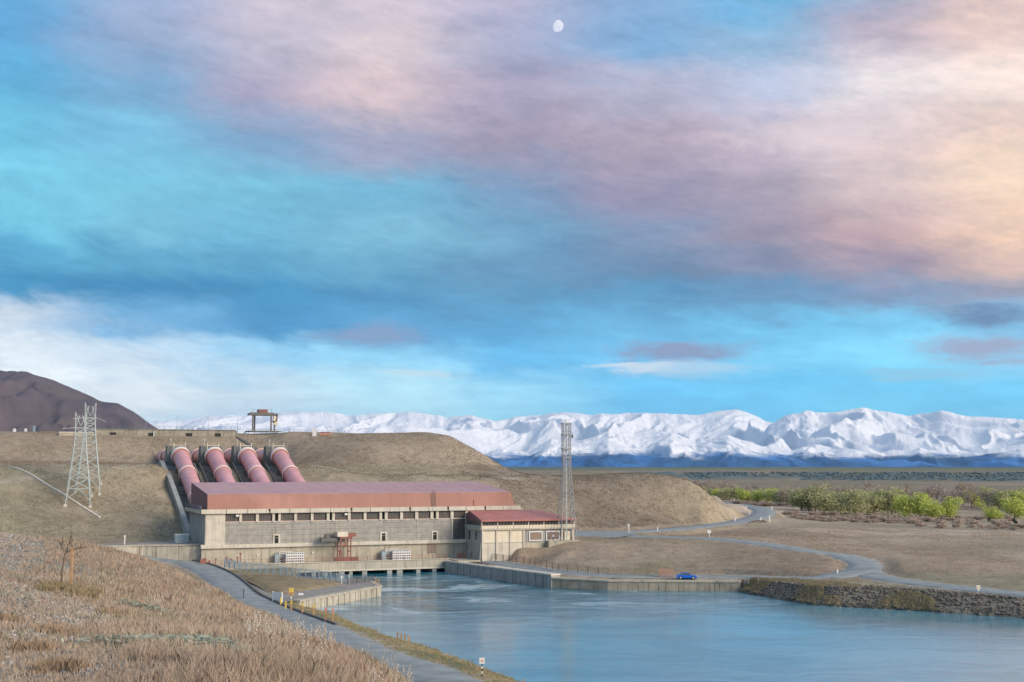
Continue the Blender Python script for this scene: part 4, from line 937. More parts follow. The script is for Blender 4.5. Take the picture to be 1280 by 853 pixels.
lb = {181: 'slim light pole at the far left end of the crest railing', 220: 'slim light pole on the crest above the leftmost penstock', 259: 'slim light pole on the crest between the second and third penstock', 296: 'slim light pole on the crest, nearest to the gantry'}
for px, yt in ((181, 526), (220, 520), (259, 522), (296, 522)):
    q = at_px(px, 160); zt = PY(px, yt, q[1])[2]
    t = empty('light_pole', (q[0], q[1], 40.3), 0, lb[px], 'light pole', 'slim light poles on the dam crest')
    MB().strut((0,0,0), (0,0,zt-40.3), .09, 6, .05).build('pole', 'steel_blue', t); MB().box(-.1, .5, -.1, .1, zt-40.3, zt-40.15).build('lamp_head', 'white', t)
for px, y0, y1, m_, w_, lab in ((18, 536, 541, 'white', .9, 'white hut shape, left of two on the left crest'), (32, 536, 541, 'white', .7, 'small white marker between the hut and the grey post on the crest'), (42.5, 532.5, 541, 'steel_blue', .7, 'grey post rising from the left crest before the dark hill'), (393, 535.5, 540.5, 'white', 1.4, 'small white box on the crest at the right end of the railing')):
    q = PY(px, 541, 478); zt = PY(px, y0, 478)[2]; zb = gz(q[0], q[1])-.2
    o = MB().box(-w_/2, w_/2, -.4, .4, zb, zt-.3).hexa([(-w_/2-.1,-.5,zt-.3),(w_/2+.1,-.5,zt-.3),(w_/2+.1,.5,zt-.3),(-w_/2-.1,.5,zt-.3),(-w_/2+.2,-.3,zt),(w_/2-.2,-.3,zt),(w_/2-.2,.3,zt),(-w_/2+.2,.3,zt)]).build('crest_marker', m_, None, (q[0], q[1], 0)); prop(o, lab, 'marker')
q = PY(407, 541, 480); zb = gz(q[0], q[1])
t = empty('equipment_shed', (q[0], q[1], zb), 0, 'tiny orange shed on the crest right of the railing', 'shed')
MB().box(-1.8, 1.8, -1, 1, 0, .9).build('body', 'salmon', t); MB().box(-2.0, 2.0, -1.2, 1.2, .9, 1.05).build('roof', 'rust', t)
# ================================================================== RIVER WALLS
rw = pz((100,683.5,8.2),(180,681.2,8.2),(253.5,681,8.2))
wallq('retaining_wall', 'rust streaked concrete retaining wall left of the powerhouse above the road', 'wall', [p[:2] for p in rw], 1.0, 7.85, 2.4, 3.2, 'concrete_stained', 'concrete', jog=.05)
wallq('training_wall', 'curving concrete training wall leading the tailrace water away from the annex', 'river wall', [c[:2] for c in CURVE], -4, [float(c[2])-.3 for c in CURVE], 2.4, 1.6, 'concrete_grey', 'concrete_pale', jog=.12)
wallq('river_wall', 'straight stained concrete river wall below the blue car', 'river wall', [CW1[:2]+np.array([.1, .1]), (21.8, 294.5), SW1[:2], (SW1[0]+1.6, SW1[1]+7)], -4, [1.95, 1.9, 1.95, 1.95], 2.2, 2.2, 'intake', 'concrete', jog=.06)
# return at the corner
wallq('spit_wall', 'ribbed concrete wall round the grassy spit in the river', 'river wall', [SPIT[6], SPIT[0]], -4, 1.85, 1.2, 1.15, 'concrete_stained', 'concrete', jog=.16)
wallq('spit_end_wall', 'short concrete end wall at the river tip of the spit', 'river wall', [SPIT[0], SPIT[1], SPIT[2]], -4, [1.8, 1.8, 1.8], 1.0, 2.0, 'concrete', 'concrete')
b = MB(); sp = [(p[0], p[1], 2.06) for p in shrink(SPIT, .6)]; b.add(sp, [tuple(range(len(sp)))[::-1]]); b.build('spit_surface', 'gravel', kind='structure')
lw = [tuple(p) for p in pz((345,743.0,2.3),(405,734,2.3),(432,729,2.3),(425,726,2.4),(303,716,2.8),(322,731,2.6))]
lawn_c = C(.30,.235,.15)
# lawn on the spit as its own gentle sheet
V = []; Fc = []
cx, cy_ = np.mean([p[0] for p in lw]), np.mean([p[1] for p in lw])
V.append((cx, cy_, 2.75)); rings = 6
P6 = resample(lw+[lw[0]], 3.0)[:-1]; m_ = len(P6)
for r in range(1, rings+1):
    for p in P6:
        f = r/rings; z = 2.75*(1-f)+p[2]*f+(.0 if r < rings else -.35)+.12*math.sin(f*3); V.append((cx+(p[0]-cx)*f, cy_+(p[1]-cy_)*f, z))
for i in range(m_): Fc.append((0, 1+i, 1+(i+1) % m_, 1+(i+1) % m_))
tri = [(0, 1+(i+1) % m_, 1+i) for i in range(m_)]
quads = [(1+r*m_+i, 1+r*m_+(i+1) % m_, 1+(r+1)*m_+(i+1) % m_, 1+(r+1)*m_+i) for r in range(rings-1) for i in range(m_)]
me = bpy.data.meshes.new('lawn'); me.from_pydata(V, [], tri+quads); me.update(); ca = me.color_attributes.new('Col', 'FLOAT_COLOR', 'POINT')
for i, v_ in enumerate(V): ca.data[i].color = (.31, .235, .145, 1) if (i*7) % 3 else (.27, .235, .13, 1)
me.materials.append(M['ground']); prop(inst('lawn', me), kind='structure')
# fences
def fence(name, label, pts, h, gap, m, rails=(1.0,), bars=0, post=.06, group=None, fill=None, cat='fence'):
    P = np.array([[p[0], p[1], p[2]] for p in pts], float); seg = np.linalg.norm(np.diff(P[:, :2], axis=0), axis=1); tot = seg.sum(); n = max(1, int(round(tot/gap)))
    cum = np.concatenate([[0], np.cumsum(seg)]); D = np.linspace(0, tot, n+1); Xp = [np.array([np.interp(d, cum, P[:, k]) for k in range(3)]) for d in D]
    t = empty(name, tuple(Xp[0]), 0, label, cat, group); base = Xp[0]
    pm = None
    for q in Xp:
        loc = tuple(q-base)
        if pm is None: pm = MB().box(-post, post, -post, post, -.3, h).build('post', m, t, loc); 
        else: inst('post', pm.data, t, loc)
    for k in range(n):
        a, c = Xp[k]-base, Xp[k+1]-base; b = MB()
        for r in rails: b.strut((a[0], a[1], a[2]+h*r-.04), (c[0], c[1], c[2]+h*r-.04), .035)
        for j in range(bars):
            q = a+(c-a)*(j+.5)/bars; b.strut((q[0], q[1], q[2]+.1), (q[0], q[1], q[2]+h*.96), .06, 4)
        if fill: 
            b2 = MB().hexa([(a[0],a[1]-.02,a[2]+.05),(c[0],c[1]-.02,c[2]+.05),(c[0],c[1]+.02,c[2]+.05),(a[0],a[1]+.02,a[2]+.05),(a[0],a[1]-.02,a[2]+h*.9),(c[0],c[1]-.02,c[2]+h*.9),(c[0],c[1]+.02,c[2]+h*.9),(a[0],a[1]+.02,a[2]+h*.9)]); b2.build('infill', fill, t)
        b.build('rail_panel' if bars else 'rail', m, t)
    return t
spz = pz((281,709,3.15),(300,712.5,2.9),(350,718.5,2.5),(400,724.5,2.3),(436,730.0,2.1))
fence('spit_fence', 'long blue grey bar fence along the back of the grassy spit', spz, 2.0, 2.5, 'fence_blue', (1.0, .9, .1), bars=7, post=.16)
ge = pz((435,730.2,2.1),)+[(P1[0]-2.9, P1[1]+10.8, 2.1)]
fence('spit_gate_fence', 'dark railing at the tip of the spit beside the deep water', ge, 1.3, 2.6, 'steel_dark', (1.0, .5), bars=7, post=.08)
fence('wharf_fence', 'brown mesh fence along the inland side of the wharf road', [(p[0], p[1], p[2]+.0) for p in pz((588,697,3.6),(620,700,3.35),(660,705,3.2),(700,713,2.8),(760,718,2.6),(826,719,2.6))], 1.6, 3., 'louvre', (1.0, .7, .4, .1), bars=6, post=.07)
fence('bank_fence', 'thin post and wire fence along the stony bank of the river', [(p[0], p[1], gz(p[0], p[1])) for p in pz((1040,729,3.7),(1075,731,3.7),(1125,737,3.7),(1200,744.5,3.7),(1280,752,3.7))], 1.3, 5.5, 'louvre', (1.0, .6), post=.07)
fence('wharf_end_fence', 'pale low railing on the river wall right of the blue car', [(p[0], p[1], 2.3) for p in pz((887,726,2.3),(948,728.5,2.3))], 1.2, 2.2, 'concrete_grey', (1.0,), post=.08)
for px0, px1, lab in ((566, 575, 'orange red barrier panels at the start of the curved training wall, left set'), (576, 587, 'orange red barrier panels beside the annex foot, right set')):
    p, q = PZ(px0, 697.5, 3.2), PZ(px1, 697.5, 3.2); t = fence('barrier', lab, [p, q], 1.3, 1.2, 'orange', (1., .6, .2), bars=3, group='orange barriers by the annex', cat='barrier')
# orange mesh pen on wharf
p0 = PZ(823, 721.5, 2.4); w = 3.1
t = empty('barrier_pen', (p0[0]+.3, p0[1], 2.4), R(-8), 'orange red mesh barrier pen on the wharf left of the blue car', 'barrier')
for x, y in ((0,0),(1.5,0),(w,0),(0,2),(w,2)): MB().box(x-.06, x+.06, y-.06, y+.06, 0, 1.8).build('post', 'salmon', t)
for y in (0, 2):
    b = MB()
    for k in range(10): b.box(0, w, y-.02, y+.02, .15+k*.17, .22+k*.17)
    b.build('mesh_panel', 'salmon', t)
for x in (0, w):
    b = MB()
    for k in range(10): b.box(x-.02, x+.02, 0, 2, .15+k*.17, .22+k*.17)
    b.build('mesh_panel', 'salmon', t)
o = MB().tube([(0,0,0),(0,0,.15),(0,0,.6),(0,0,.75)], [.35,.42,.4,.3], 12).build('bollard', 'black', None, (p0[0]+1.0, p0[1]-1.2, 2.36)); prop(o, 'black mooring bollard in front of the orange pen', 'bollard')
# marker posts on the near verge (wooden, orange top)
vp = [(351,759,9),(357,763,8),(364,766,11),(378,769,11),(392,773,13),(407,779,14),(416,780,14)]
names_ = ['leftmost yellow post beside the white gate panel', 'second yellow post right of the gate panel', 'third yellow post, below the yellow box marker', 'tall pale wooden post in the middle of the verge row', 'grey brown post before the two orange ones', 'left one of two orange topped posts on the verge', 'right one of two orange topped posts on the verge']
for (x, y, h), lab in zip(vp, names_):
    q = PZ(x, y, 2.3); zg = gz(q[0], q[1]); zt = PY(x, y-h*1.35, q[1])[2]
    t = empty('verge_post', (q[0], q[1], zg), 0, lab, 'post', 'posts along the verge above the river')
    hh = max(1.2, zt-zg); MB().box(-.13, .13, -.13, .13, -.2, hh*.75).build('shaft', 'wood' if x > 360 else 'yellow', t); MB().box(-.14, .14, -.14, .14, hh*.75, hh).build('cap', 'orange' if x > 400 else 'yellow', t)
# white gate panel
q = PZ(341, 752, 2.7); t = empty('gate_panel', (q[0], q[1], gz(q[0], q[1])), R(-40), 'white panel gate at the road corner of the spit', 'gate')
MB().box(0, 2.6, -.05, .05, .2, 1.9).build('panel', 'white', t); MB().box(-.1, .05, -.1, .1, -.1, 2.0).build('post', 'white', t); MB().box(2.55, 2.7, -.1, .1, -.1, 2.0).build('post', 'white', t)
# yellow marker box
q = PZ(364, 747, 2.3); t = empty('life_buoy_box', (q[0], q[1], 2.2), 0, 'yellow box on a pale stand at the edge of the spit', 'marker')
MB().box(-.12, .12, -.12, .12, -.2, .7).build('stand', 'white', t); MB().box(-.5, .5, -.3, .3, .5, 1.1).build('lower_box', 'wood', t); MB().box(-.42, .38, -.25, .25, 1.1, 1.9).build('upper_box', 'yellow', t)
q = PZ(427, 729.5, 2.3); o = MB().strut((0,0,0),(0,0,1.2),.1,6).box(-.22,.22,-.1,.1,1.2,1.75).build('white_marker', 'white', None, (q[0], q[1], 2.2)); prop(o, 'small white marker post at the far end of the spit fence', 'marker post')
q = PZ(376, 743.5, 2.1); o = MB().hexa([(-.5,-.4,0),(.5,-.4,0),(.5,.4,0),(-.5,.4,0),(-.35,-.3,.35),(.35,-.3,.35),(.35,.3,.35),(-.35,.3,.35)]).build('concrete_block', 'white', None, (q[0], q[1], 2.05)); prop(o, 'low white block on the gravel of the spit', 'block')
q = (P1[0]-.9, P1[1]+.6); t = empty('corner_post', (q[0], q[1], 2.2), 0, 'orange brown steel post cluster at the tip of the spit wall', 'post')
MB().box(-.5,-.3,-.1,.1,0,1.6).build('post', 'wood', t); MB().box(.2,.4,-.1,.1,0,1.3).build('post', 'wood', t); MB().box(-.5,.4,-.05,.05,.9,1.05).build('bar', 'wood', t)
# blue-white buoy at the water edge
q = PZ(442, 777, .3); t = empty('buoy', (q[0], q[1], .1), 0, 'blue and white buoy lying at the near river edge', 'buoy')
MB().tube([(0,0,0),(0,0,.15),(0,0,.45),(0,0,.6)], [.25,.5,.5,.25], 14).build('float', 'steel_blue', t, smooth=True); MB().tube([(0,0,.6),(0,0,.75),(0,0,1.0),(0,0,1.1)], [.3,.45,.35,.1], 14).build('white_top', 'white', t, smooth=True)
# low wooden rail on the verge
q0, q1 = PZ(497, 795, 1.2), PZ(511, 798, 1.2)
fence('verge_rail', 'short wooden rail and orange post on the river verge', [(q0[0], q0[1], gz(q0[0], q0[1])), (q1[0], q1[1], gz(q1[0], q1[1]))], 1.2, 1.3, 'wood', (1.,), post=.12)
# sign with black and white post
q = PZ(602.5, 846, 2.3); zg = gz(q[0], q[1]); t = empty('river_sign', (q[0], q[1], zg), 0, 'white square sign with red mark on a black and white banded post by the river', 'sign')
for k in range(5): MB().box(-.07, .07, -.07, .07, k*.3, k*.3+.3).build('band', 'white' if k % 2 else 'black', t)
MB().box(-.33, .33, -.1, -.06, 1.5, 2.25).build('board', 'white', t); MB().box(-.13, .13, -.115, -.105, 1.75, 1.95).build('red_mark', 'orange', t)
# post on the near road
q = PZ(304.5, 746, 3.2); o = MB().box(-.06,.06,-.06,.06,-.2,1.35).box(-.09,.09,-.09,.09,1.3,1.5).build('road_post', 'black', None, (q[0], q[1], 3.1)); prop(o, 'thin dark post standing on the near edge of the curving road', 'post')
# pale tank by the left end wall
q = Q(-4.6, 12, 8.1); t = empty('water_tank', tuple(q), TH, 'pale blue white tank by the left end wall of the powerhouse', 'tank')
MB().box(-1.6, 1.6, -1.2, 1.2, .15, 2.1).build('body', 'tank', t); MB().box(-1.75, 1.75, -1.35, 1.35, 2.1, 2.35).build('lid', 'white', t); MB().box(-1.7, 1.7, -1.3, 1.3, 0, .15).build('base', 'concrete_dark', t)
for k in range(3): MB().box(-1.65, 1.65, -1.24, -1.19, .5+k*.5, .56+k*.5).build('hoop', 'steel_blue', t)
q = PZ(152, 683, 7.9); o = MB().box(-.12,.12,-.12,.12,0,2.2).box(-.2,.2,-.16,.16,2.0,2.5).build('white_marker', 'white', None, (q[0], q[1]+2.5, 8.0)); prop(o, 'small white post on the platform above the stained retaining wall', 'marker post')
# ================================================================== LATTICE TOWERS
def lattice(name, loc, rz, levels, m, label, cat, group=None, leg=.11, br=.055, feet=None, base_z=None):
    """levels: [(z, half width)], one panel between two levels"""
    t = empty(name, loc, rz, label, cat, group)
    S = ((-1,-1),(1,-1),(1,1),(-1,1))
    for k, (sx, sy) in enumerate(S):
        b = MB()
        for i, ((z0, w0), (z1, w1)) in enumerate(zip(levels[:-1], levels[1:])):
            z0_ = z0+(feet[k] if feet and i == 0 else 0); b.strut((sx*w0, sy*w0, z0_), (sx*w1, sy*w1, z1), leg, 4)
        b.build('leg', m, t)
        if feet: MB().hexa([(sx*levels[0][1]-.7, sy*levels[0][1]-.7, feet[k]-1.6),(sx*levels[0][1]+.7, sy*levels[0][1]-.7, feet[k]-1.6),(sx*levels[0][1]+.7, sy*levels[0][1]+.7, feet[k]-1.6),(sx*levels[0][1]-.7, sy*levels[0][1]+.7, feet[k]-1.6),
            (sx*levels[0][1]-.4, sy*levels[0][1]-.4, feet[k]+.5),(sx*levels[0][1]+.4, sy*levels[0][1]-.4, feet[k]+.5),(sx*levels[0][1]+.4, sy*levels[0][1]+.4, feet[k]+.5),(sx*levels[0][1]-.4, sy*levels[0][1]+.4, feet[k]+.5)]).build('footing', 'concrete_pale', t)
    for f in range(4):
        a, c = S[f], S[(f+1) % 4]; b = MB()
        for i, ((z0, w0), (z1, w1)) in enumerate(zip(levels[:-1], levels[1:])):
            p0 = (a[0]*w0, a[1]*w0, z0); p1 = (c[0]*w0, c[1]*w0, z0); q0 = (a[0]*w1, a[1]*w1, z1); q1 = (c[0]*w1, c[1]*w1, z1)
            b.strut(q0, q1, br, 4)
            if i == 0 and feet:
                md = ((q0[0]+q1[0])/2, (q0[1]+q1[1])/2, z1); b.strut(p0, md, br, 4).strut(p1, md, br, 4)
            else: b.strut(p0, q1, br, 4).strut(p1, q0, br, 4)
        b.build('bracing', m, t)
    return t
q = np.array(PZ(708.3, 675.5, 8.1)); 
lv = [(0, 2.2)]; z = 0
hs = [3.2,2.8,2.6,2.4,2.2,2.0,1.8,1.7]; ws = [2.0,1.82,1.66,1.5,1.36,1.22,1.1,1.02]
for h_, w_ in zip(hs, ws): z += h_; lv.append((z, w_))
while z < 31: z += 1.42; lv.append((z, .98))
M['mast'] = mat('pale_grey_steel', (.38, .38, .36), .6, .05, 1., bump=0)
MT = lattice('radio_mast', (q[0], q[1], 8.1), R(14), lv, 'mast', 'tall pale grey lattice radio mast in front of the annex', 'mast', leg=.12, br=.055)
zt = lv[-1][0]
for dz_ in (0, 3.0, 6.8, 9.3):
    z_ = zt-dz_; b = MB()
    b.box(-1.25, 1.25, -1.25, -1.15, z_-.1, z_+.1).box(-1.25, 1.25, 1.15, 1.25, z_-.1, z_+.1).box(-1.25, -1.15, -1.15, 1.15, z_-.1, z_+.1).box(1.15, 1.25, -1.15, 1.15, z_-.1, z_+.1)
    b.box(-1.14, 1.14, -.5, .5, z_-.22, z_-.12); b.build('work_platform', 'mast', MT)
    MB().box(-1.25, 1.25, -1.25, -1.19, z_+.9, z_+.96).box(-1.25, 1.25, 1.19, 1.25, z_+.9, z_+.96).box(1.19, 1.25, -1.19, 1.19, z_+.9, z_+.96).build('handrail', 'mast', MT)
MB().strut((0, 0, zt), (0, 0, zt+2.6), .05).build('antenna', 'mast', MT)
MB().box(-.16, .16, -.1, .05, 0, zt).build('cable_ladder', 'steel', MT)
b = MB().tube([(1.7, .2, zt-3.5), (1.95, .2, zt-3.5)], [.5, .42], 14); b.strut((1.0, .2, zt-3.5), (1.7, .2, zt-3.5), .06); b.build('dish', 'steel_dark', MT, smooth=False)
for i, zz_ in enumerate((zt-1, zt-4.6, zt-7.8)): MB().box(-1.4, -1.26, -.12, .12, zz_-.9, zz_+.9).build('panel_antenna', 'white', MT)
M['pylon'] = mat('green_grey_steel', (.44, .50, .47), .6, .06, 1., bump=0)
plv = [(0, 3.55), (3.6, 3.1), (6.8, 2.75), (9.7, 2.42), (12.3, 2.12), (14.6, 1.88), (16.7, 1.7), (18.5, 1.56), (20.2, 1.5), (21.8, 1.5)]
for (px, py_, lab) in ((98, 627, 'green grey lattice pylon on the left hillside, the nearer and lower standing of two'), (110, 612, 'green grey lattice pylon overlapped by the nearer one, the right and higher standing of two')):
    Yg = 335.
    for _ in range(90):  # walk the sight line to the hillside
        p = PY(px, py_, Yg); g_ = gz(p[0], p[1])
        if g_ >= p[2]: break
        Yg += 1.2
    p = np.array([p[0], p[1], g_]); a_ = R(16); ft = []
    for sx, sy in ((-1,-1),(1,-1),(1,1),(-1,1)):
        X_, Y_ = sx*3.7, sy*3.7; ft.append(gz(p[0]+X_*math.cos(a_)-Y_*math.sin(a_), p[1]+X_*math.sin(a_)+Y_*math.cos(a_))-p[2])
    t = lattice('lattice_pylon', tuple(p), a_, plv, 'pylon', lab, 'pylon', 'lattice pylons on the left hillside', .17, .09, ft)
    t.scale = (.94, .94, .94)
    for sx in (-1, 1):
        for sy in (-1, 1): 
            b = MB().strut((sx*1.5, sy*1.5, 21.8), (sx*1.6, sy*1.5, 26.6), .09).strut((sx*1.5, sy*1.5, 21.8), (sx*.4, sy*1.5, 25.6), .07).strut((sx*1.6, sy*1.5, 26.6), (sx*.1, sy*1.5, 22.6), .06).strut((sx*.4, sy*1.5, 25.6), (sx*1.5, sy*1.5, 24), .05); b.build('peak', 'pylon', t)
    MB().box(-1.9, 1.9, -1.65, -1.5, 21.8, 22.0).box(-1.9, 1.9, 1.5, 1.65, 21.8, 22.0).build('crossarm', 'pylon', t)
    for sx, dx_, dz_ in ((-1, -6.5, -.6), (1, 6.0, -2.0)): MB().strut((sx*1.8, -1.5, 21.9), (sx*1.8+dx_*.5, -2.5, 21.9+dz_*.6), .05).build('insulator', 'white', t)
# ================================================================== CAR
def prof(b, pts, y0, y1, inset=0.):
    n = len(pts); cx = sum(p[0] for p in pts)/n; k = len(b.v)
    for yy, s_ in ((y0, 1), (y1, 1)):
        for p in pts: b.v.append((p[0], yy, p[1]))
    for i in range(n): b.f.append((k+i, k+(i+1) % n, k+n+(i+1) % n, k+n+i))
    b.f.append(tuple(k+i for i in range(n))[::-1]); b.f.append(tuple(k+n+i for i in range(n)))
q = PZ(858.5, 723.9, 2.38); t = empty('blue_car', (q[0], q[1], 2.40), R(-4), 'bright blue sedan car parked on the wharf beside the orange barrier pen', 'car')
b = MB(); lower = [(-2.3,.35),(-2.2,.22),(2.2,.22),(2.35,.4),(2.3,.62),(1.95,.78),(1.0,.88),(-1.75,.95),(-2.25,.9),(-2.35,.6)]
prof(b, lower, -.86, .86)
o = b.build('body', 'car', t); mod = o.modifiers.new('Bevel', 'BEVEL'); mod.width = .06; mod.segments = 2
def cabin(pts, w0, w1, z0, z1):
    b = MB(); n = len(pts); vs = []
    for sgn in (-1, 1):
        for x, z in pts: f = (z-z0)/(z1-z0); vs.append((x, sgn*(w0+(w1-w0)*f), z))
    fs = [tuple(range(n)) , tuple(range(n, 2*n))[::-1]]+[((i+1) % n, i, n+i, n+(i+1) % n) for i in range(n)]
    return b.add(vs, fs)
cabin([(-1.85,.9),(1.05,.86),(.35,1.33),(-.1,1.42),(-.85,1.42),(-1.45,1.2)], .82, .62, .88, 1.42).build('windows', 'glass', t)
cabin([(-1.0,1.38),(.25,1.37),(-.1,1.45),(-.85,1.46)], .66, .62, 1.37, 1.46).build('roof', 'car', t)
for x0_, z0_, x1_, z1_ in ((.98,.88,.27,1.38), (-1.8,.93,-1.05,1.38), (-.35,.9,-.35,1.38)):
    for sg in (-1, 1): MB().strut((x0_, sg*.83, z0_), (x1_, sg*.64, z1_), .045).build('pillar', 'car', t)
for x_ in (-1.45, 1.42):
    for sg in (-1, 1):
        wh = MB().tube([(x_, sg*.70, .33), (x_, sg*.90, .33)], .33, 18).build('wheel', 'rubber', t); MB().tube([(x_, sg*.905, .33), (x_, sg*.915, .33)], .2, 12).build('rim', 'steel', wh)
for sg in (-1, 1):
    MB().box(2.2, 2.36, sg*.66-.16, sg*.66+.16, .56, .72).build('headlight', 'white', t); MB().box(-2.38, -2.28, sg*.66-.16, sg*.66+.16, .62, .8).build('tail_light', 'orange', t)
# ================================================================== PERSON
def person(loc, rz, label):
    J = {'pel':(0,0,.95),'sp':(0,.01,1.2),'ch':(0,0,1.38),'nk':(0,0,1.5),'hd':(0,-.02,1.6),'tp':(0,-.02,1.73),
         'hl':(.1,0,.88),'kl':(.12,-.04,.5),'al':(.13,.02,.09),'tl':(.14,-.13,.04),'hr':(-.1,0,.88),'kr':(-.1,-.02,.5),'ar':(-.12,.03,.09),'tr':(-.13,-.12,.04),
         'sl':(.19,0,1.42),'el':(.26,.03,1.15),'wl':(.25,-.08,.92),'sr':(-.19,0,1.42),'er':(-.27,.03,1.15),'wr':(-.24,-.1,.93),'fl':(.24,-.12,.83),'fr':(-.23,-.15,.84)}
    Rr = dict(pel=.14,sp=.125,ch=.15,nk=.06,hd=.09,tp=.08,hl=.09,kl=.062,al=.045,tl=.035,hr=.09,kr=.062,ar=.045,tr=.035,sl=.06,el=.045,wl=.032,sr=.06,er=.045,wr=.032,fl=.03,fr=.03)
    E_ = [('pel','sp'),('sp','ch'),('ch','nk'),('nk','hd'),('hd','tp'),('pel','hl'),('hl','kl'),('kl','al'),('al','tl'),('pel','hr'),('hr','kr'),('kr','ar'),('ar','tr'),('ch','sl'),('sl','el'),('el','wl'),('wl','fl'),('ch','sr'),('sr','er'),('er','wr'),('wr','fr')]
    ks = list(J); me = bpy.data.meshes.new('body'); me.from_pydata([J[k] for k in ks], [(ks.index(a), ks.index(c)) for a, c in E_], [])
    t = empty('person', loc, rz, label, 'person')
    o = bpy.data.objects.new('body', me); COL.objects.link(o); o.parent = t
    sk = o.modifiers.new('Skin', 'SKIN'); sv = me.skin_vertices[0].data if me.skin_vertices else None
    if sv is None:
        me.attributes.new; bpy.context.view_layer.objects.active = o
    else:
        for i, k in enumerate(ks): sv[i].radius = (Rr[k], Rr[k]); sv[i].use_root = (k == 'pel')
    o.modifiers.new('Subdivision', 'SUBSURF').levels = 1; o.modifiers['Subdivision'].render_levels = 2
    m = bpy.data.materials.new('skin_and_clothes'); m.use_nodes = True; T = NT(m.node_tree); bs = m.node_tree.nodes['Principled BSDF']
    z_ = T.sep(T.add('ShaderNodeTexCoord').outputs['Object'])[2]
    c_ = T.mix(T.m('GREATER_THAN', z_, .95), (.03, .035, .06, 1), (.72, .72, .76, 1)); c_ = T.mix(T.m('GREATER_THAN', z_, 1.49), c_, (.5, .32, .25, 1)); c_ = T.mix(T.m('GREATER_THAN', z_, 1.66), c_, (.06, .04, .03, 1))
    T.put(bs.inputs['Base Color'], c_); me.materials.append(m)
    return t
q = PY(691.3, 674.6, 348.9); person((q[0], q[1], 8.05), R(10), 'person in white top and dark trousers standing outside the annex entrance')
# ================================================================== ROADSIDE MARKERS
lab = {786: 'tall pale post at the foot of the embankment right of the mast', 822: 'small white road post on the far verge, left of the bend', 918: 'white road post at the far start of the bend', 933: 'white road post on the inner edge of the bend, upper', 937: 'white road post on the inner edge of the bend, lower', 919: 'white road post left of the bend where the road straightens', 951: 'low white road post on the outer lower edge of the bend', 962: 'white road post just outside the lower right of the bend', 965: 'white road post at the outermost edge of the bend', 1223: 'white and yellow sign on the right bank road edge', 1047: 'small white post by the lower road near the junction'}
for px, y0, y1, z_ in ((786,655.5,666,8),(822,659,664,8),(918,624,628,7),(933,634,638,8),(937,640,643,8),(919,647,651.5,8),(951,647,650.5,8),(962,645,650,8),(965,633,637.5,8),(1223,732,739,3.5),(1047,712,717,3.9)):
    q = PZ(px, y1, z_); zb = gz(q[0], q[1]); h = max(.9, PY(px, y0, q[1])[2]-zb); w_ = {786: .28, 1223: .12}.get(px, .14 if q[1] < 450 else .22)
    t = empty('road_marker', (q[0], q[1], zb), 0, lab[px], 'road post', 'white posts along the far roads')
    MB().box(-w_, w_, -.08, .08, -.1, h*.72).build('post', 'concrete_pale' if px == 786 else 'white', t)
    MB().box(-w_*(3.2 if px == 1223 else 1.1), w_*(3.2 if px == 1223 else 1.1), -.1, .1, h*(.45 if px == 1223 else .72), h).build('top', 'white', t)
    if px == 1223: MB().box(-.3, .3, -.12, -.1, h*.6, h*.8).build('yellow_mark', 'yellow', t)
q = PZ(886.5, 671.5, 7.95); t = empty('round_sign', (q[0], q[1], gz(q[0], q[1])), 0, 'white round sign on a post beside the access road, facing away', 'sign')
MB().strut((0,0,0), (0,0,1.5), .12, 6).build('post', 'white', t); MB().tube([(0,-.12,1.75),(0,-.02,1.75)], .55, 16).build('disc', 'white', t)
q = PZ(768.5, 672.6, 8.1); o = MB().tube([(0,0,-.1),(0,0,.25),(0,0,.75),(0,0,1.0)], [.45,.62,.55,.2], 12).build('white_drum', 'white', None, (q[0], q[1], 8.2), True); prop(o, 'rounded white drum at the edge of the forecourt', 'drum')
q = PZ(716.5, 672.5, 8.1); 
fence('forecourt_rail', 'pale railing at the right end of the annex beside the mast', [PZ(713, 674.5, 8.1), PZ(722, 672.5, 8.1)], 1.4, 1.2, 'concrete_grey', (1., .5), post=.07)
fence('bank_rail', 'small pale hand rail on the grassy edge left of the annex windows', [PZ(650.5, 676.5, 8.0), PZ(656, 675.5, 8.0)], 1.5, 1.2, 'concrete_grey', (1., .5), post=.07)
# ================================================================== TREES ON THE PLAIN
def leaf_cards(n, lobes, size, colA, colB, rs, squash=1.):
    L_ = np.array(lobes); w = L_[:, 3]**2; k = rs.choice(len(L_), n, p=w/w.sum())
    d = rs.normal(size=(n, 3)); d /= np.linalg.norm(d, axis=1)[:, None]; r = rs.random(n)**.38
    c = L_[k, :3]+d*(L_[k, 3]*r)[:, None]*np.array([1, 1, squash])
    a = rs.normal(size=(n, 3)); a /= np.linalg.norm(a, axis=1)[:, None]; b_ = np.cross(a, rs.normal(size=(n, 3))); b_ /= np.linalg.norm(b_, axis=1)[:, None]
    s_ = size*(.6+.8*rs.random(n))[:, None]
    V = np.stack([c-a*s_, c+b_*s_*.55, c+a*s_, c-b_*s_*.55], 1).reshape(-1, 3)
    t_ = rs.random(n)**1.2; colr = np.array(colA)*(1-t_[:, None])+np.array(colB)*t_[:, None]
    return V, np.arange(n*4).reshape(n, 4), np.repeat(colr, 4, axis=0)
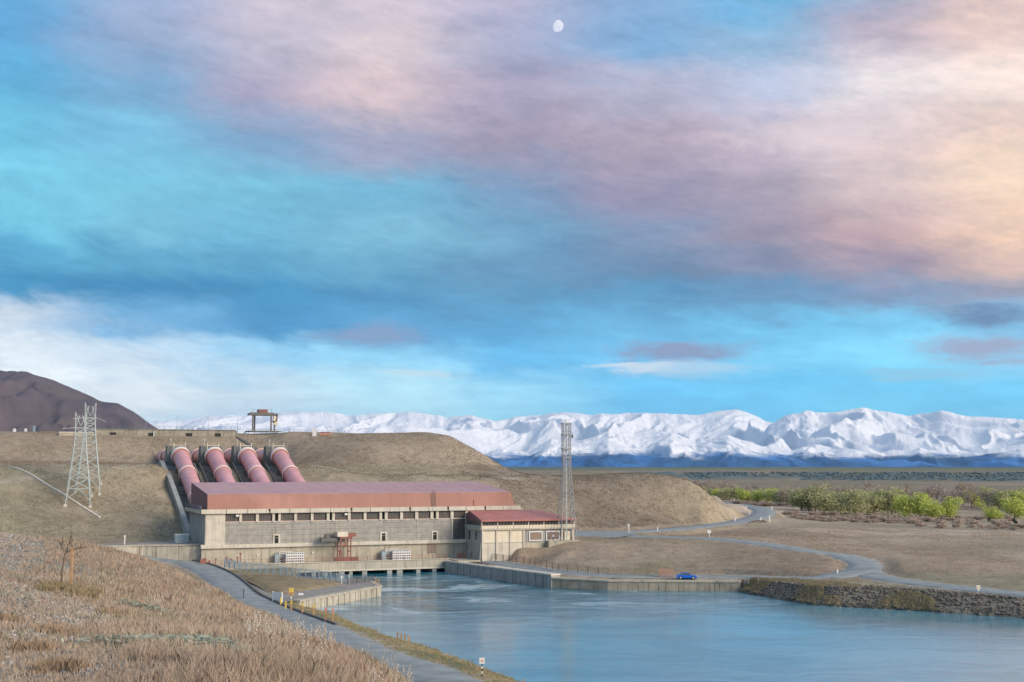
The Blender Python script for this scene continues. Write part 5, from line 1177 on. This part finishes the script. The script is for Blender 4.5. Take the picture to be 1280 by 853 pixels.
def crown_mesh(seed, kind):
    rs = np.random.default_rng(seed); lobes = []
    if kind in ('willow', 'pale'):
        for i in range(9):
            a = rs.random()*6.28; r = rs.random()*.30; z_ = .30+.5*rs.random(); lobes.append((r*math.cos(a), r*math.sin(a), z_-.12, .16+.12*rs.random()))
        lobes.append((0, 0, .45, .34)); n = 1900; size = .031
        cA, cB = ((.62,.66,.16), (.44,.50,.13)) if kind == 'willow' else ((.50,.51,.23), (.38,.36,.21))
    elif kind == 'bare':
        for i in range(8):
            a = rs.random()*6.28; r = rs.random()*.28; lobes.append((r*math.cos(a), r*math.sin(a), .35+.45*rs.random(), .17))
        n = 700; size = .03; cA, cB = (.48,.40,.32), (.36,.30,.24)
    elif kind == 'poplar':
        for i in range(9): lobes.append((rs.normal()*.02, rs.normal()*.02, .15+i*.09, .085-.005*i))
        n = 600; size = .028; cA, cB = (.52,.37,.25), (.40,.29,.20)
    elif kind == 'bush':
        for i in range(7):
            a = rs.random()*6.28; lobes.append((.5*math.cos(a)*rs.random(), .3*math.sin(a), .3+.2*rs.random(), .3))
        n = 420; size = .075; cA, cB = (.55,.44,.34), (.43,.34,.26)
    else:
        for i in range(6): lobes.append((rs.normal()*.1, rs.normal()*.1, .2+i*.12, .24-.025*i))
        n = 500; size = .05; cA, cB = (.05,.085,.045), (.03,.05,.03)
    V, Fc, cc = leaf_cards(n, lobes, size, cA, cB, rs)
    o = npmesh('crown', V, Fc, 'leafcol', cc); me = o.data; bpy.data.objects.remove(o)
    b = MB(); 
    if kind != 'bush':
        b.strut((0,0,-.03), (.01,0,.32), .028, 6, .02)
        for i in range(7):
            a = rs.random()*6.28; b.strut((.01,0,.14+.03*i), (.25*math.cos(a), .25*math.sin(a), .45+.35*rs.random()), .013, 4, .004)
    else:
        for i in range(6):
            a = rs.random()*6.28; b.strut((0,0,-.03), (.4*math.cos(a), .3*math.sin(a), .5), .02, 4, .006)
    o = b.build('trunk', 'bark'); mt = o.data; bpy.data.objects.remove(o)
    return me, mt
KM = {k: [crown_mesh(100+i*7+hash_, k) for i in range(3)] for hash_, k in enumerate(('willow', 'pale', 'bare', 'poplar', 'bush', 'ever'))}
ORD = ['first','second','third','fourth','fifth','sixth','seventh','eighth','ninth','tenth','eleventh','twelfth','thirteenth','fourteenth','fifteenth','sixteenth','seventeenth','eighteenth','nineteenth','twentieth']
ORD += ['twenty-'+o for o in ORD[:9]]
def tree(kind, px, yb, hpx, wpx, label, cat='tree', group=None, name=None):
    q = PZ(px, yb, 5.); zb = gz(q[0], q[1]); h = hpx*q[1]/1607.; w = wpx*q[1]/1607.
    me, mt = random.choice(KM[kind])
    t = empty(name or {'willow':'willow_tree','pale':'willow_tree','bare':'bare_tree','poplar':'poplar_tree','bush':'shrub','ever':'pine_tree'}[kind], (q[0], q[1], zb), random.random()*6.28, label, cat, group)
    sc_ = (w/.66, w/.66, h/.88) if kind != 'poplar' else (w/.24, w/.24, h)
    inst('crown', me, t, (0, 0, 0), 0, sc_); inst('trunk', mt, t, (0, 0, 0), 0, (sc_[0]*.8, sc_[1]*.8, sc_[2]))
for i, (px, yb, h, w, lab_) in enumerate(((1188, 648, 30, 27, 'bright yellow green willow standing rightmost in the dense clump'), (1165, 648.5, 28, 28, 'round yellow green willow, second from the right of the clump'), (1150, 647, 34, 32, 'tallest bright green willow in the clump on the plain'), (1132, 647, 31, 26, 'green willow left of the tallest one in the clump'),
        (1241, 650, 20, 26, 'small round yellow green willow standing alone'), (1268, 646, 30, 30, 'yellow green willow at the right edge of the photo, behind the lone one'), (1276, 636, 26, 30, 'green willow half cut off by the right edge of the photo'), (1218, 634, 24, 24, 'green willow in the rear between the dense clump and the lone tree'))): tree('willow', px, yb, h, w, lab_, group='yellow green willows on the plain')
for i, px in enumerate(range(1004, 1125, 9)): tree('pale', px+random.uniform(-3, 3), 643+random.uniform(-3, 4), random.uniform(28, 35), random.uniform(28, 36), 'thin leaved pale willow, %s from the left in the front row' % ORD[i], group='pale willows in the front row')
for i, px in enumerate(range(868, 1000, 6)): tree(random.choice(('willow', 'pale', 'pale')), px+random.uniform(-3, 3), 620+(px-868)*.085+random.uniform(0, 3), random.uniform(10, 15)+(px-868)*.06, random.uniform(13, 19), 'distant green willow beyond the road bend, %s from the left' % ORD[i], group='willows beyond the road bend')
for i, px in enumerate(range(840, 990, 9)): tree('bare', px+random.uniform(-4, 4), 614+(px-840)*.07, random.uniform(12, 17), random.uniform(14, 20), 'leafless brown tree behind the bend willows, %s from the left' % ORD[i], group='leafless trees behind the bend')
for i, px in enumerate(range(985, 1285, 11)): tree(random.choice(('bare', 'bare', 'pale')), px+random.uniform(-4, 4), 634+random.uniform(-4, 3), random.uniform(21, 28), random.uniform(22, 32), 'greyish thin tree in the rear row, %s from the left' % ORD[i], group='greyish trees in the rear row')
for px, lab_ in ((1021, 'leftmost of three bare orange brown poplars'), (1134, 'middle one of three bare orange brown poplars'), (1204, 'rightmost of three bare orange brown poplars')): tree('poplar', px, 632, 30, 9, lab_, group='bare poplars rising over the willows')
tree('ever', 1268, 653, 7, 9, 'small dark evergreen bush near the right edge of the plain', 'bush', name='evergreen_bush')
for i in range(120):
    px = random.uniform(985, 1285); yb = 649+random.uniform(-4, 14)*(1 if px > 1150 else .5); tree('bush', px, yb, random.uniform(4, 8), random.uniform(7, 13), 'low reddish brown bush in the scrub below the willows', 'bush', 'reddish brown bushes below the willows')
for i in range(16): tree('bush', random.uniform(905, 1000), 631+random.uniform(0, 4), random.uniform(3, 6), random.uniform(8, 14), 'low reddish brown bush in the scrub below the willows', 'bush', 'reddish brown bushes below the willows')
for px, y_, s_ in ((934, 737.5, 2.6), (943, 741, 2.0), (952, 742.5, 1.5)):
    q = PZ(px, y_, 1.2); me, mt = KM['bush'][0]; t = empty('shrub', (q[0], q[1], gz(q[0], q[1])), px, {934: 'biggest olive shrub where the river wall meets the rocks', 943: 'middle olive shrub at the start of the rocky bank', 952: 'smallest olive shrub at the start of the rocky bank'}[px], 'bush', 'shrubs at the end of the river wall')
    inst('crown', me, t, (0, 0, 0), 0, (s_, s_, s_)); inst('trunk', mt, t, (0, 0, 0), 0, (s_, s_, s_))
# ================================================================== FOREGROUND
def scatter(n, x0, x1, y0, y1, rs, yp=1.6):
    y = y0*(y1/y0)**(rs.random(n)**1.0); x = (x0+(x1-x0)*rs.random(n))/1607.*y
    return x, y
rs = np.random.default_rng(11)
GC = ((166,811,36,.8),(190,814,36,.9),(205,822,35,.8),(240,822,36,1.1),(262,828,35,1.2),(288,838,33,1.2),(308,846,32,1.1),(180,752,58,.8))
def blades(name, x, y, z, nb, h, wd, cols, rs, spread=.12, lean=.45, **k):
    n = len(x); N = n*nb; c = np.repeat(np.stack([x, y, z], 1), nb, 0); hh = np.repeat(h, nb)*(.55+.6*rs.random(N)); w = np.repeat(wd, nb)
    a = rs.random(N)*6.283; rr = spread*np.sqrt(rs.random(N)); c[:, 0] += rr*np.cos(a); c[:, 1] += rr*np.sin(a); c[:, 2] -= .03
    b_ = rs.random(N)*6.283; ln = hh*lean*rs.random(N); d = np.stack([np.cos(b_), np.sin(b_), 0*b_], 1)
    s_ = rs.random(N)*3.14; sd = np.stack([np.cos(s_), np.sin(s_)*.5, 0*s_], 1)*w[:, None]
    m1 = c+d*(ln*.3)[:, None]; m1[:, 2] += hh*.6; tp = c+d*ln[:, None]; tp[:, 2] += hh
    V = np.stack([c-sd*.5, c+sd*.5, m1+sd*.38, tp, m1-sd*.38], 1).reshape(-1, 3); i0 = np.arange(N)*5
    Fc = np.stack([i0, i0+1, i0+2, i0+3, i0+4], 1); cc = np.repeat(np.repeat(cols, nb, 0)*(.8+.4*rs.random(N))[:, None], 5, 0)
    return npmesh(name, V, Fc, 'blade', cc, **k)
STRAW = np.array([(.54,.43,.31), (.52,.40,.30), (.48,.36,.26), (.42,.36,.24), (.60,.51,.39), (.44,.30,.20)])
x, y = scatter(60000, -720, 10, 22, 150, rs); z, iB, rd_ = ground(x, y)
gm1 = inpoly(x+fbm(x/4, y/4, 3)*3, y, GR1) | inpoly(x+fbm(x/4, y/4, 3)*3, y+fbm(x/5+7, y/5, 3)*8, GR2)
pxx, pyy = project(x, y, z)
keep = ~iB & (z > 9) & (rd_ > 1); pt = fbm(x/5.+3, y/9., 4); long_ = sst(pxx+pt*160, 120, 420)*sst(pyy, 700, 770)
gcov = np.zeros(len(x))
for (a, b_, c_, r) in GC:
    p = PY(a, b_, c_); gcov = np.maximum(gcov, np.exp(-((x-p[0])**2/(r*1.1)**2+(y-p[1])**2/(r*1.0)**2)))
keep &= rs.random(len(x)) > gcov*1.3
keep &= np.where(gm1, rs.random(len(x)) < np.where(pyy < 735, .5, .32), rs.random(len(x)) < .55+.5*(pt+.4))
x, y, z, pt, long_, gm = x[keep], y[keep], z[keep], pt[keep], long_[keep], gm1[keep]
ci = np.clip(((fbm(x/3.5+20, y/6., 3)+.5)*4+rs.normal(size=len(x))*.8).astype(int), 0, 5)
blades('dry_grass', x, y, z, 9, (.16+.20*rs.random(len(x))+.27*long_*(.6+.5*pt))*np.where(gm, .7, 1.), .012+.00042*y, STRAW[ci], rs, .22, .55, kind='stuff')
# tussocks round the sapling and at random
TL = ['olive brown tussock just left of the sapling stem', 'olive brown tussock at the foot of the sapling stem', 'olive brown tussock at the foot of the wooden stake', 'olive brown tussock right of the wooden stake', 'leftmost olive tussock of the sapling row', 'rightmost olive tussock of the sapling row',
 'rust brown tussock on the stones at the left edge of the photo', 'rust brown tussock in the middle of the stony patch', 'rust brown tussock in the lower part of the stony patch', 'lowest rust brown tussock near the bottom of the photo', 'rust brown tussock at the right end of the stony patch', 'rust brown tussock in the long grass, the left one', 'rust brown tussock in the long grass, the right one']
tp_ = [(70,741,60),(80,742,60),(92,743,59),(103,744,58),(62,744,58),(112,742,60),(8,780,42),(70,790,39),(40,812,34),(74,836,30),(146,770,50),(290,786,55),(330,800,50)]
for i, (a, b_, c_) in enumerate(tp_):
    p = PY(a, b_, c_); n = 60; xx = p[0]+np.clip(rs.normal(size=n), -1.6, 1.6)*.34; yy = p[1]+np.clip(rs.normal(size=n), -1.6, 1.6)*.3
    o = blades('tussock', xx, yy, ground(xx, yy)[0], 8, np.full(n, .42 if i < 6 else .34), np.full(n, .03), np.tile(np.array([.40,.32,.18]) if i < 6 else np.array([.46,.34,.22]), (n, 1)), rs, .15, .7)
    near_s = i < 6
    prop(o, TL[i], 'tussock', 'tussocks at the sapling foot' if near_s else 'rust brown tussocks on the foreground slope')
# low pale green ground cover
xs_, ys_ = [], []
for (a, b_, c_, r) in GC:
    p = PY(a, b_, c_); n = 380; xs_.append(p[0]+rs.normal(size=n)*r*.8); ys_.append(p[1]+rs.normal(size=n)*r*.5)
x, y = np.concatenate(xs_), np.concatenate(ys_); z = ground(x, y)[0]; n = len(x)
V = []; c = np.stack([x, y, z+.05+.2*rs.random(n)], 1); a = rs.normal(size=(n, 3))*[1, 1, .35]; a /= np.linalg.norm(a, axis=1)[:, None]; b_ = np.cross(a, [0, 0, 1.]); s_ = (.07+.06*rs.random(n))[:, None]
V = np.stack([c-a*s_, c+b_*s_*.7, c+a*s_, c-b_*s_*.7], 1).reshape(-1, 3)
npmesh('ground_cover', V, np.arange(n*4).reshape(n, 4), 'blade', np.repeat(np.array([.42,.44,.32])*(.6+.6*rs.random(n))[:, None], 4, 0), kind='stuff')
# pale seed-head stalks
x, y = scatter(520, -330, -100, 32, 60, rs); z, iB, rd_ = ground(x, y); pxx, pyy = project(x, y, z); k = (pyy > 795) & (fbm(x/2.5, y/4, 3) > .0) & (z > 14); x, y, z = x[k], y[k], z[k]
b = MB(); hd = MB()
for i in range(len(x)):
    h = random.uniform(.45, .95); l_ = random.uniform(-.12, .12); b.strut((x[i], y[i], z[i]-.05), (x[i]+l_, y[i], z[i]+h), .012, 3, .006, cap=False)
    for j in range(5):
        zz_ = z[i]+h*(1-.09*j); xx_ = x[i]+l_*(1-.09*j)+random.uniform(-.05, .05); r_ = random.uniform(.012, .03); hd.strut((xx_, y[i], zz_-r_), (xx_, y[i]+.01, zz_+r_), r_, 4, r_*.4)
M['seed'] = mat('pale_seed_head', (.55, .50, .42), .9, .15, 3., bump=0); M['stalk'] = mat('dry_stalk', (.40, .31, .20), .9, .15, 3., bump=0)
b.build('weed_stalks', 'stalk', kind='stuff'); hd.build('seed_heads', 'seed', kind='stuff')
# loose stones
def stones(name, x, y, z, s_, cols, rs, m='stonecol', **k):
    n = len(x); base = np.array([(1,0,0),(-1,0,0),(0,1,0),(0,-1,0),(0,0,1),(0,0,-1),(.7,.7,.3),(-.7,.6,.35)])[:6]
    tri = np.array([(0,2,4),(2,1,4),(1,3,4),(3,0,4),(2,0,5),(1,2,5),(3,1,5),(0,3,5)])
    P = base[None]*s_[:, None, None]*(.6+.8*rs.random((n, 6, 1)))*np.array([1, 1, .62])+rs.normal(size=(n, 6, 3))*s_[:, None, None]*.16
    a = rs.random(n)*6.28; ca, sa = np.cos(a)[:, None], np.sin(a)[:, None]; X_ = P[..., 0]*ca-P[..., 1]*sa; Y_ = P[..., 0]*sa+P[..., 1]*ca
    V = np.stack([X_+x[:, None], Y_+y[:, None], P[..., 2]+z[:, None]+s_[:, None]*.15], 2).reshape(-1, 3)
    Fc = (np.arange(n)[:, None, None]*6+tri[None]).reshape(-1, 3); return npmesh(name, V, Fc, m, np.repeat(cols, 6, 0), **k)
x, y = scatter(60000, -720, -60, 22, 120, rs); z, iB, rd_ = ground(x, y)
gm1 = inpoly(x+fbm(x/4, y/4, 3)*3, y, GR1) | inpoly(x+fbm(x/4, y/4, 3)*3, y+fbm(x/5+7, y/5, 3)*8, GR2)
k = ~iB & (z > 9) & np.where(gm1, fbm(x/2.2, y/2.2, 4) > -.25, rs.random(len(x)) < .05)
x, y, z = x[k], y[k], z[k]; n = len(x); pal = np.array([(.34,.32,.27), (.27,.26,.23), (.41,.38,.32), (.32,.27,.21), (.18,.17,.15), (.54,.51,.45)])
stones('loose_stones', x, y, z, .025+.07*rs.random(n)**3+.0006*y, pal[rs.choice(6, n, p=[.3,.25,.15,.15,.1,.05])], rs, kind='stuff')
# riprap along the right bank
j = rs.integers(0, len(SHB)-1, 9000); d = rs.random(9000)*8.5-.8; T_ = np.gradient(SHB[:, :2], axis=0); T_ /= np.linalg.norm(T_, axis=1)[:, None]
x = SHB[j, 0]-T_[j, 1]*d+rs.normal(size=9000); y = SHB[j, 1]+T_[j, 0]*d+rs.normal(size=9000); z, iB, rd_ = ground(x, y); k = (x < 330) & (rd_ > 1.0) & (z > -.8) & (x > 50) & (fbm(x/6., y/6., 3) > -.9)
x, y, z = x[k], y[k], z[k]; n = len(x)
stones('riprap_rocks', x, y, z, .13+.30*rs.random(n)**2, np.array([(.165,.15,.125), (.13,.12,.10), (.22,.20,.17), (.16,.135,.105)])[rs.integers(0, 4, n)], rs, kind='stuff')
x = np.concatenate([x, x])+rs.normal(size=2*len(x))*.8; y = np.concatenate([y, y])+rs.normal(size=len(x))*.8; z, iB, rd_ = ground(x, y); k = (z > .25) & (x > 51) & (rd_ > .8) & (fbm(x/9., y/9., 3) > .05); x, y, z = x[k], y[k], z[k]; n = len(x)
blades('bank_grass', x, y, z, 8, .25+.3*rs.random(n)+.3*(x > 80)*rs.random(n), np.full(n, .10), np.where((x > 82)[:, None], np.array([.27,.30,.14]), np.array([(.30,.27,.14), (.38,.31,.19), (.30,.26,.16)])[rs.integers(0, 3, n)]), rs, .5, .6, kind='stuff')
# verge grass by the near shore
j = rs.integers(0, len(SHA)-1, 9000); T_ = np.gradient(SHA[:, :2], axis=0); T_ /= np.linalg.norm(T_, axis=1)[:, None]; d = .5+rs.random(9000)**.8*14
x = SHA[j, 0]+T_[j, 1]*d; y = SHA[j, 1]-T_[j, 0]*d; z, iB, rd_ = ground(x, y); k = ~iB & (rd_ > .6) & (z > .15) & (y > 90); x, y, z, d = x[k], y[k], z[k], d[k]; n = len(x); edge = sst(-d, -3.5, -.5)
blades('verge_grass', x, y, z, 6, .18+.18*rs.random(n)+.5*edge*(fbm(x/5, y/5, 3) > -.05), .03+.0002*y, np.array([(.46,.34,.18), (.36,.31,.16), (.30,.30,.14), (.48,.38,.24)])[rs.integers(0, 4, n)], rs, .3, .5, kind='stuff')
# hillside tussock cover
x = rs.uniform(-170, 140, 90000); y = rs.uniform(335, 485, 90000); z, iB, rd_ = ground(x, y); L_ = (x-A0[0])*UU[0]+(y-A0[1])*UU[1]; S_ = (x-A0[0])*VV[0]+(y-A0[1])*VV[1]
k = iB & (S_ > 27) & ~((L_ > -2) & (L_ < 44) & (S_ < 135)) & (rd_ > 1) & (z > 8.2) & ~((S_ > 150) & (L_ > -30) & (L_ < 36)) & (fbm(x/6., y/6., 3) > -.2) ; x, y, z = x[k], y[k], z[k]; n = len(x)
lo = (z < 28); cH = np.where((L_[k] > 100)[:, None], np.array([.21,.17,.12]), np.where(lo[:, None], np.array([.30,.275,.185]), np.array([.32,.26,.185])))*(.7+.5*rs.random(n))[:, None]
blades('hill_grass', x, y, z, 3, .18+.25*rs.random(n), np.full(n, .16), cH, rs, .5, .5, kind='stuff')
x = rs.uniform(0, 190, 30000); y = rs.uniform(262, 440, 30000); z, iB, rd_ = ground(x, y); k = iB & (rd_ > .35) & (z > 2.5) & (fbm(x/7., y/7., 3) > -.1) & (y > 300-.2*x) & ((x > 22) | (y < 345)); x, y, z = x[k], y[k], z[k]; n = len(x)
blades('plain_grass', x, y, z, 3, .14+.2*rs.random(n), np.full(n, .13), np.array([(.38,.29,.20), (.30,.26,.16), (.34,.25,.19)])[rs.integers(0, 3, n)], rs, .5, .5, kind='stuff')
# dark wood on the far terrace
x = rs.uniform(300, 2200, 34000); y = rs.uniform(1900, 2700, 34000); z, iB, rd_ = ground(x, y); k = (z > 6) & (z < 17.5) & (fbm(x/160., y/160., 3) > -.3); x, y, z = x[k], y[k], z[k]; n = len(x)
stones('terrace_wood', x, y, z+.3, 1.2+1.8*rs.random(n), np.array([(.15,.20,.20), (.20,.22,.17), (.13,.18,.19)])[rs.integers(0, 3, n)], rs, 'leafcol', kind='stuff')
# sapling with stake
Yt = 60.; p = PY(77, 744, Yt); g_ = gz(p[0], p[1]); pm_ = Yt/1607.
t = empty('sapling', (p[0], p[1], g_), 0, 'young leafless sapling with spreading twigs on the stony foreground slope', 'tree')
def P_(px, py): return ((px-77)*pm_, 0, (744-py)*pm_*1.0)
b = MB(); b.strut(P_(76.5,745), P_(76.5,722), .05, 6, .045).strut(P_(76.5,722), P_(79.5,700), .045, 6, .035); b.build('trunk', 'bark', t)
br = [((79.5,700),(74,690)),((74,690),(70,683)),((79.5,700),(88,695)),((88,695),(97,693)),((97,693),(105,692)),((88,695),(87,685)),((87,685),(86,672)),((74,690),(76,682)),((97,693),(100,688)),((80,698),(83,688)),((83,688),(85,678))]
b = MB()
for k_, (a, c) in enumerate(br): pa, pc = P_(*a), P_(*c); b.strut((pa[0], .02*k_, pa[2]), (pc[0], .05*math.sin(k_*2), pc[2]), .034, 5, .02)
b.build('branch', 'bark', t)
b = MB()
for k_ in range(70):
    a, c = random.choice(br); f = random.random(); x_ = a[0]+(c[0]-a[0])*f; y_ = a[1]+(c[1]-a[1])*f; pa = P_(x_, y_); ang_ = random.uniform(.2, 2.9); l_ = random.uniform(.1, .35)
    b.strut((pa[0], 0, pa[2]), (pa[0]+math.cos(ang_)*l_, random.uniform(-.2, .2), pa[2]+math.sin(ang_)*l_), .008, 3, .004, cap=False)
b.build('twig', 'stalk', t, kind='stuff')
pa = PY(88.3, 744, Yt); t = empty('wooden_stake', (pa[0], pa[1], gz(pa[0], pa[1])), 0, 'thin orange brown stake beside the young sapling', 'stake')
MB().box(-.045, .045, -.045, .045, -.2, 1.95).build('shaft', 'wood', t); MB().box(-.06, .06, -.05, .05, 1.85, 2.0).build('head', 'wood', t)
# scattered road-edge reeds
# ================================================================== MOON
d = ray(696.5, 32.5); d = d/np.linalg.norm(d); Dm = 90000.; c = np.array([0, 0, H])+d*Dm; rr = Dm*7.8/1625
M['moon'] = mat('pale_moon', (.1, .1, .1), 1., .1, .002, bump=0, emit=(.60, .61, .70, 1.0)); 
mt_ = NT(M['moon'].node_tree); pr_ = [n for n in M['moon'].node_tree.nodes if n.type == 'BSDF_PRINCIPLED'][0]
mt_.put(pr_.inputs['Emission Color'], mt_.mix(mt_.mr(mt_.noise(mt_.add('ShaderNodeNewGeometry').outputs['Position'], .006, 4, .6), .4, .6), (.62, .63, .71, 1), (.52, .55, .67, 1)))
b = MB(); nv = 36; vs = []; 
for ring in range(7):
    ph = math.pi/2*ring/6
    for i in range(nv):
        a = 2*math.pi*i/nv; X_ = math.cos(a); Z_ = math.sin(a); X_ = X_*(1.0 if X_ > 0 else .62); a_ = R(-18); X2 = X_*math.cos(a_)-Z_*math.sin(a_); Z2 = X_*math.sin(a_)+Z_*math.cos(a_)
        vs.append((X2*rr*math.cos(ph), -rr*.5*math.sin(ph), Z2*rr*math.cos(ph)))
fs = [(r*nv+i, r*nv+(i+1) % nv, (r+1)*nv+(i+1) % nv, (r+1)*nv+i) for r in range(6) for i in range(nv)]+[tuple(range(nv))]
b.add(vs, fs); o = b.build('moon', 'moon', None, tuple(c), True); prop(o, 'pale gibbous moon high in the evening sky', 'moon')
# ------------------------------------------------------------------ haze
def haze():
    b = MB(); b.box(-25000, 25000, -2700, 31700, -8, 1300)
    m = bpy.data.materials.new('haze'); m.use_nodes = True; T = NT(m.node_tree); T.n.clear()
    o = T.add('ShaderNodeOutputMaterial'); v = T.add('ShaderNodeVolumePrincipled'); T.l.new(v.outputs[0], o.inputs['Volume'])
    v.inputs['Color'].default_value = (.36, .68, 1., 1); v.inputs['Density'].default_value = 2.0e-5; v.inputs['Anisotropy'].default_value = 0.
    b.build('haze', m, kind='stuff')
haze()
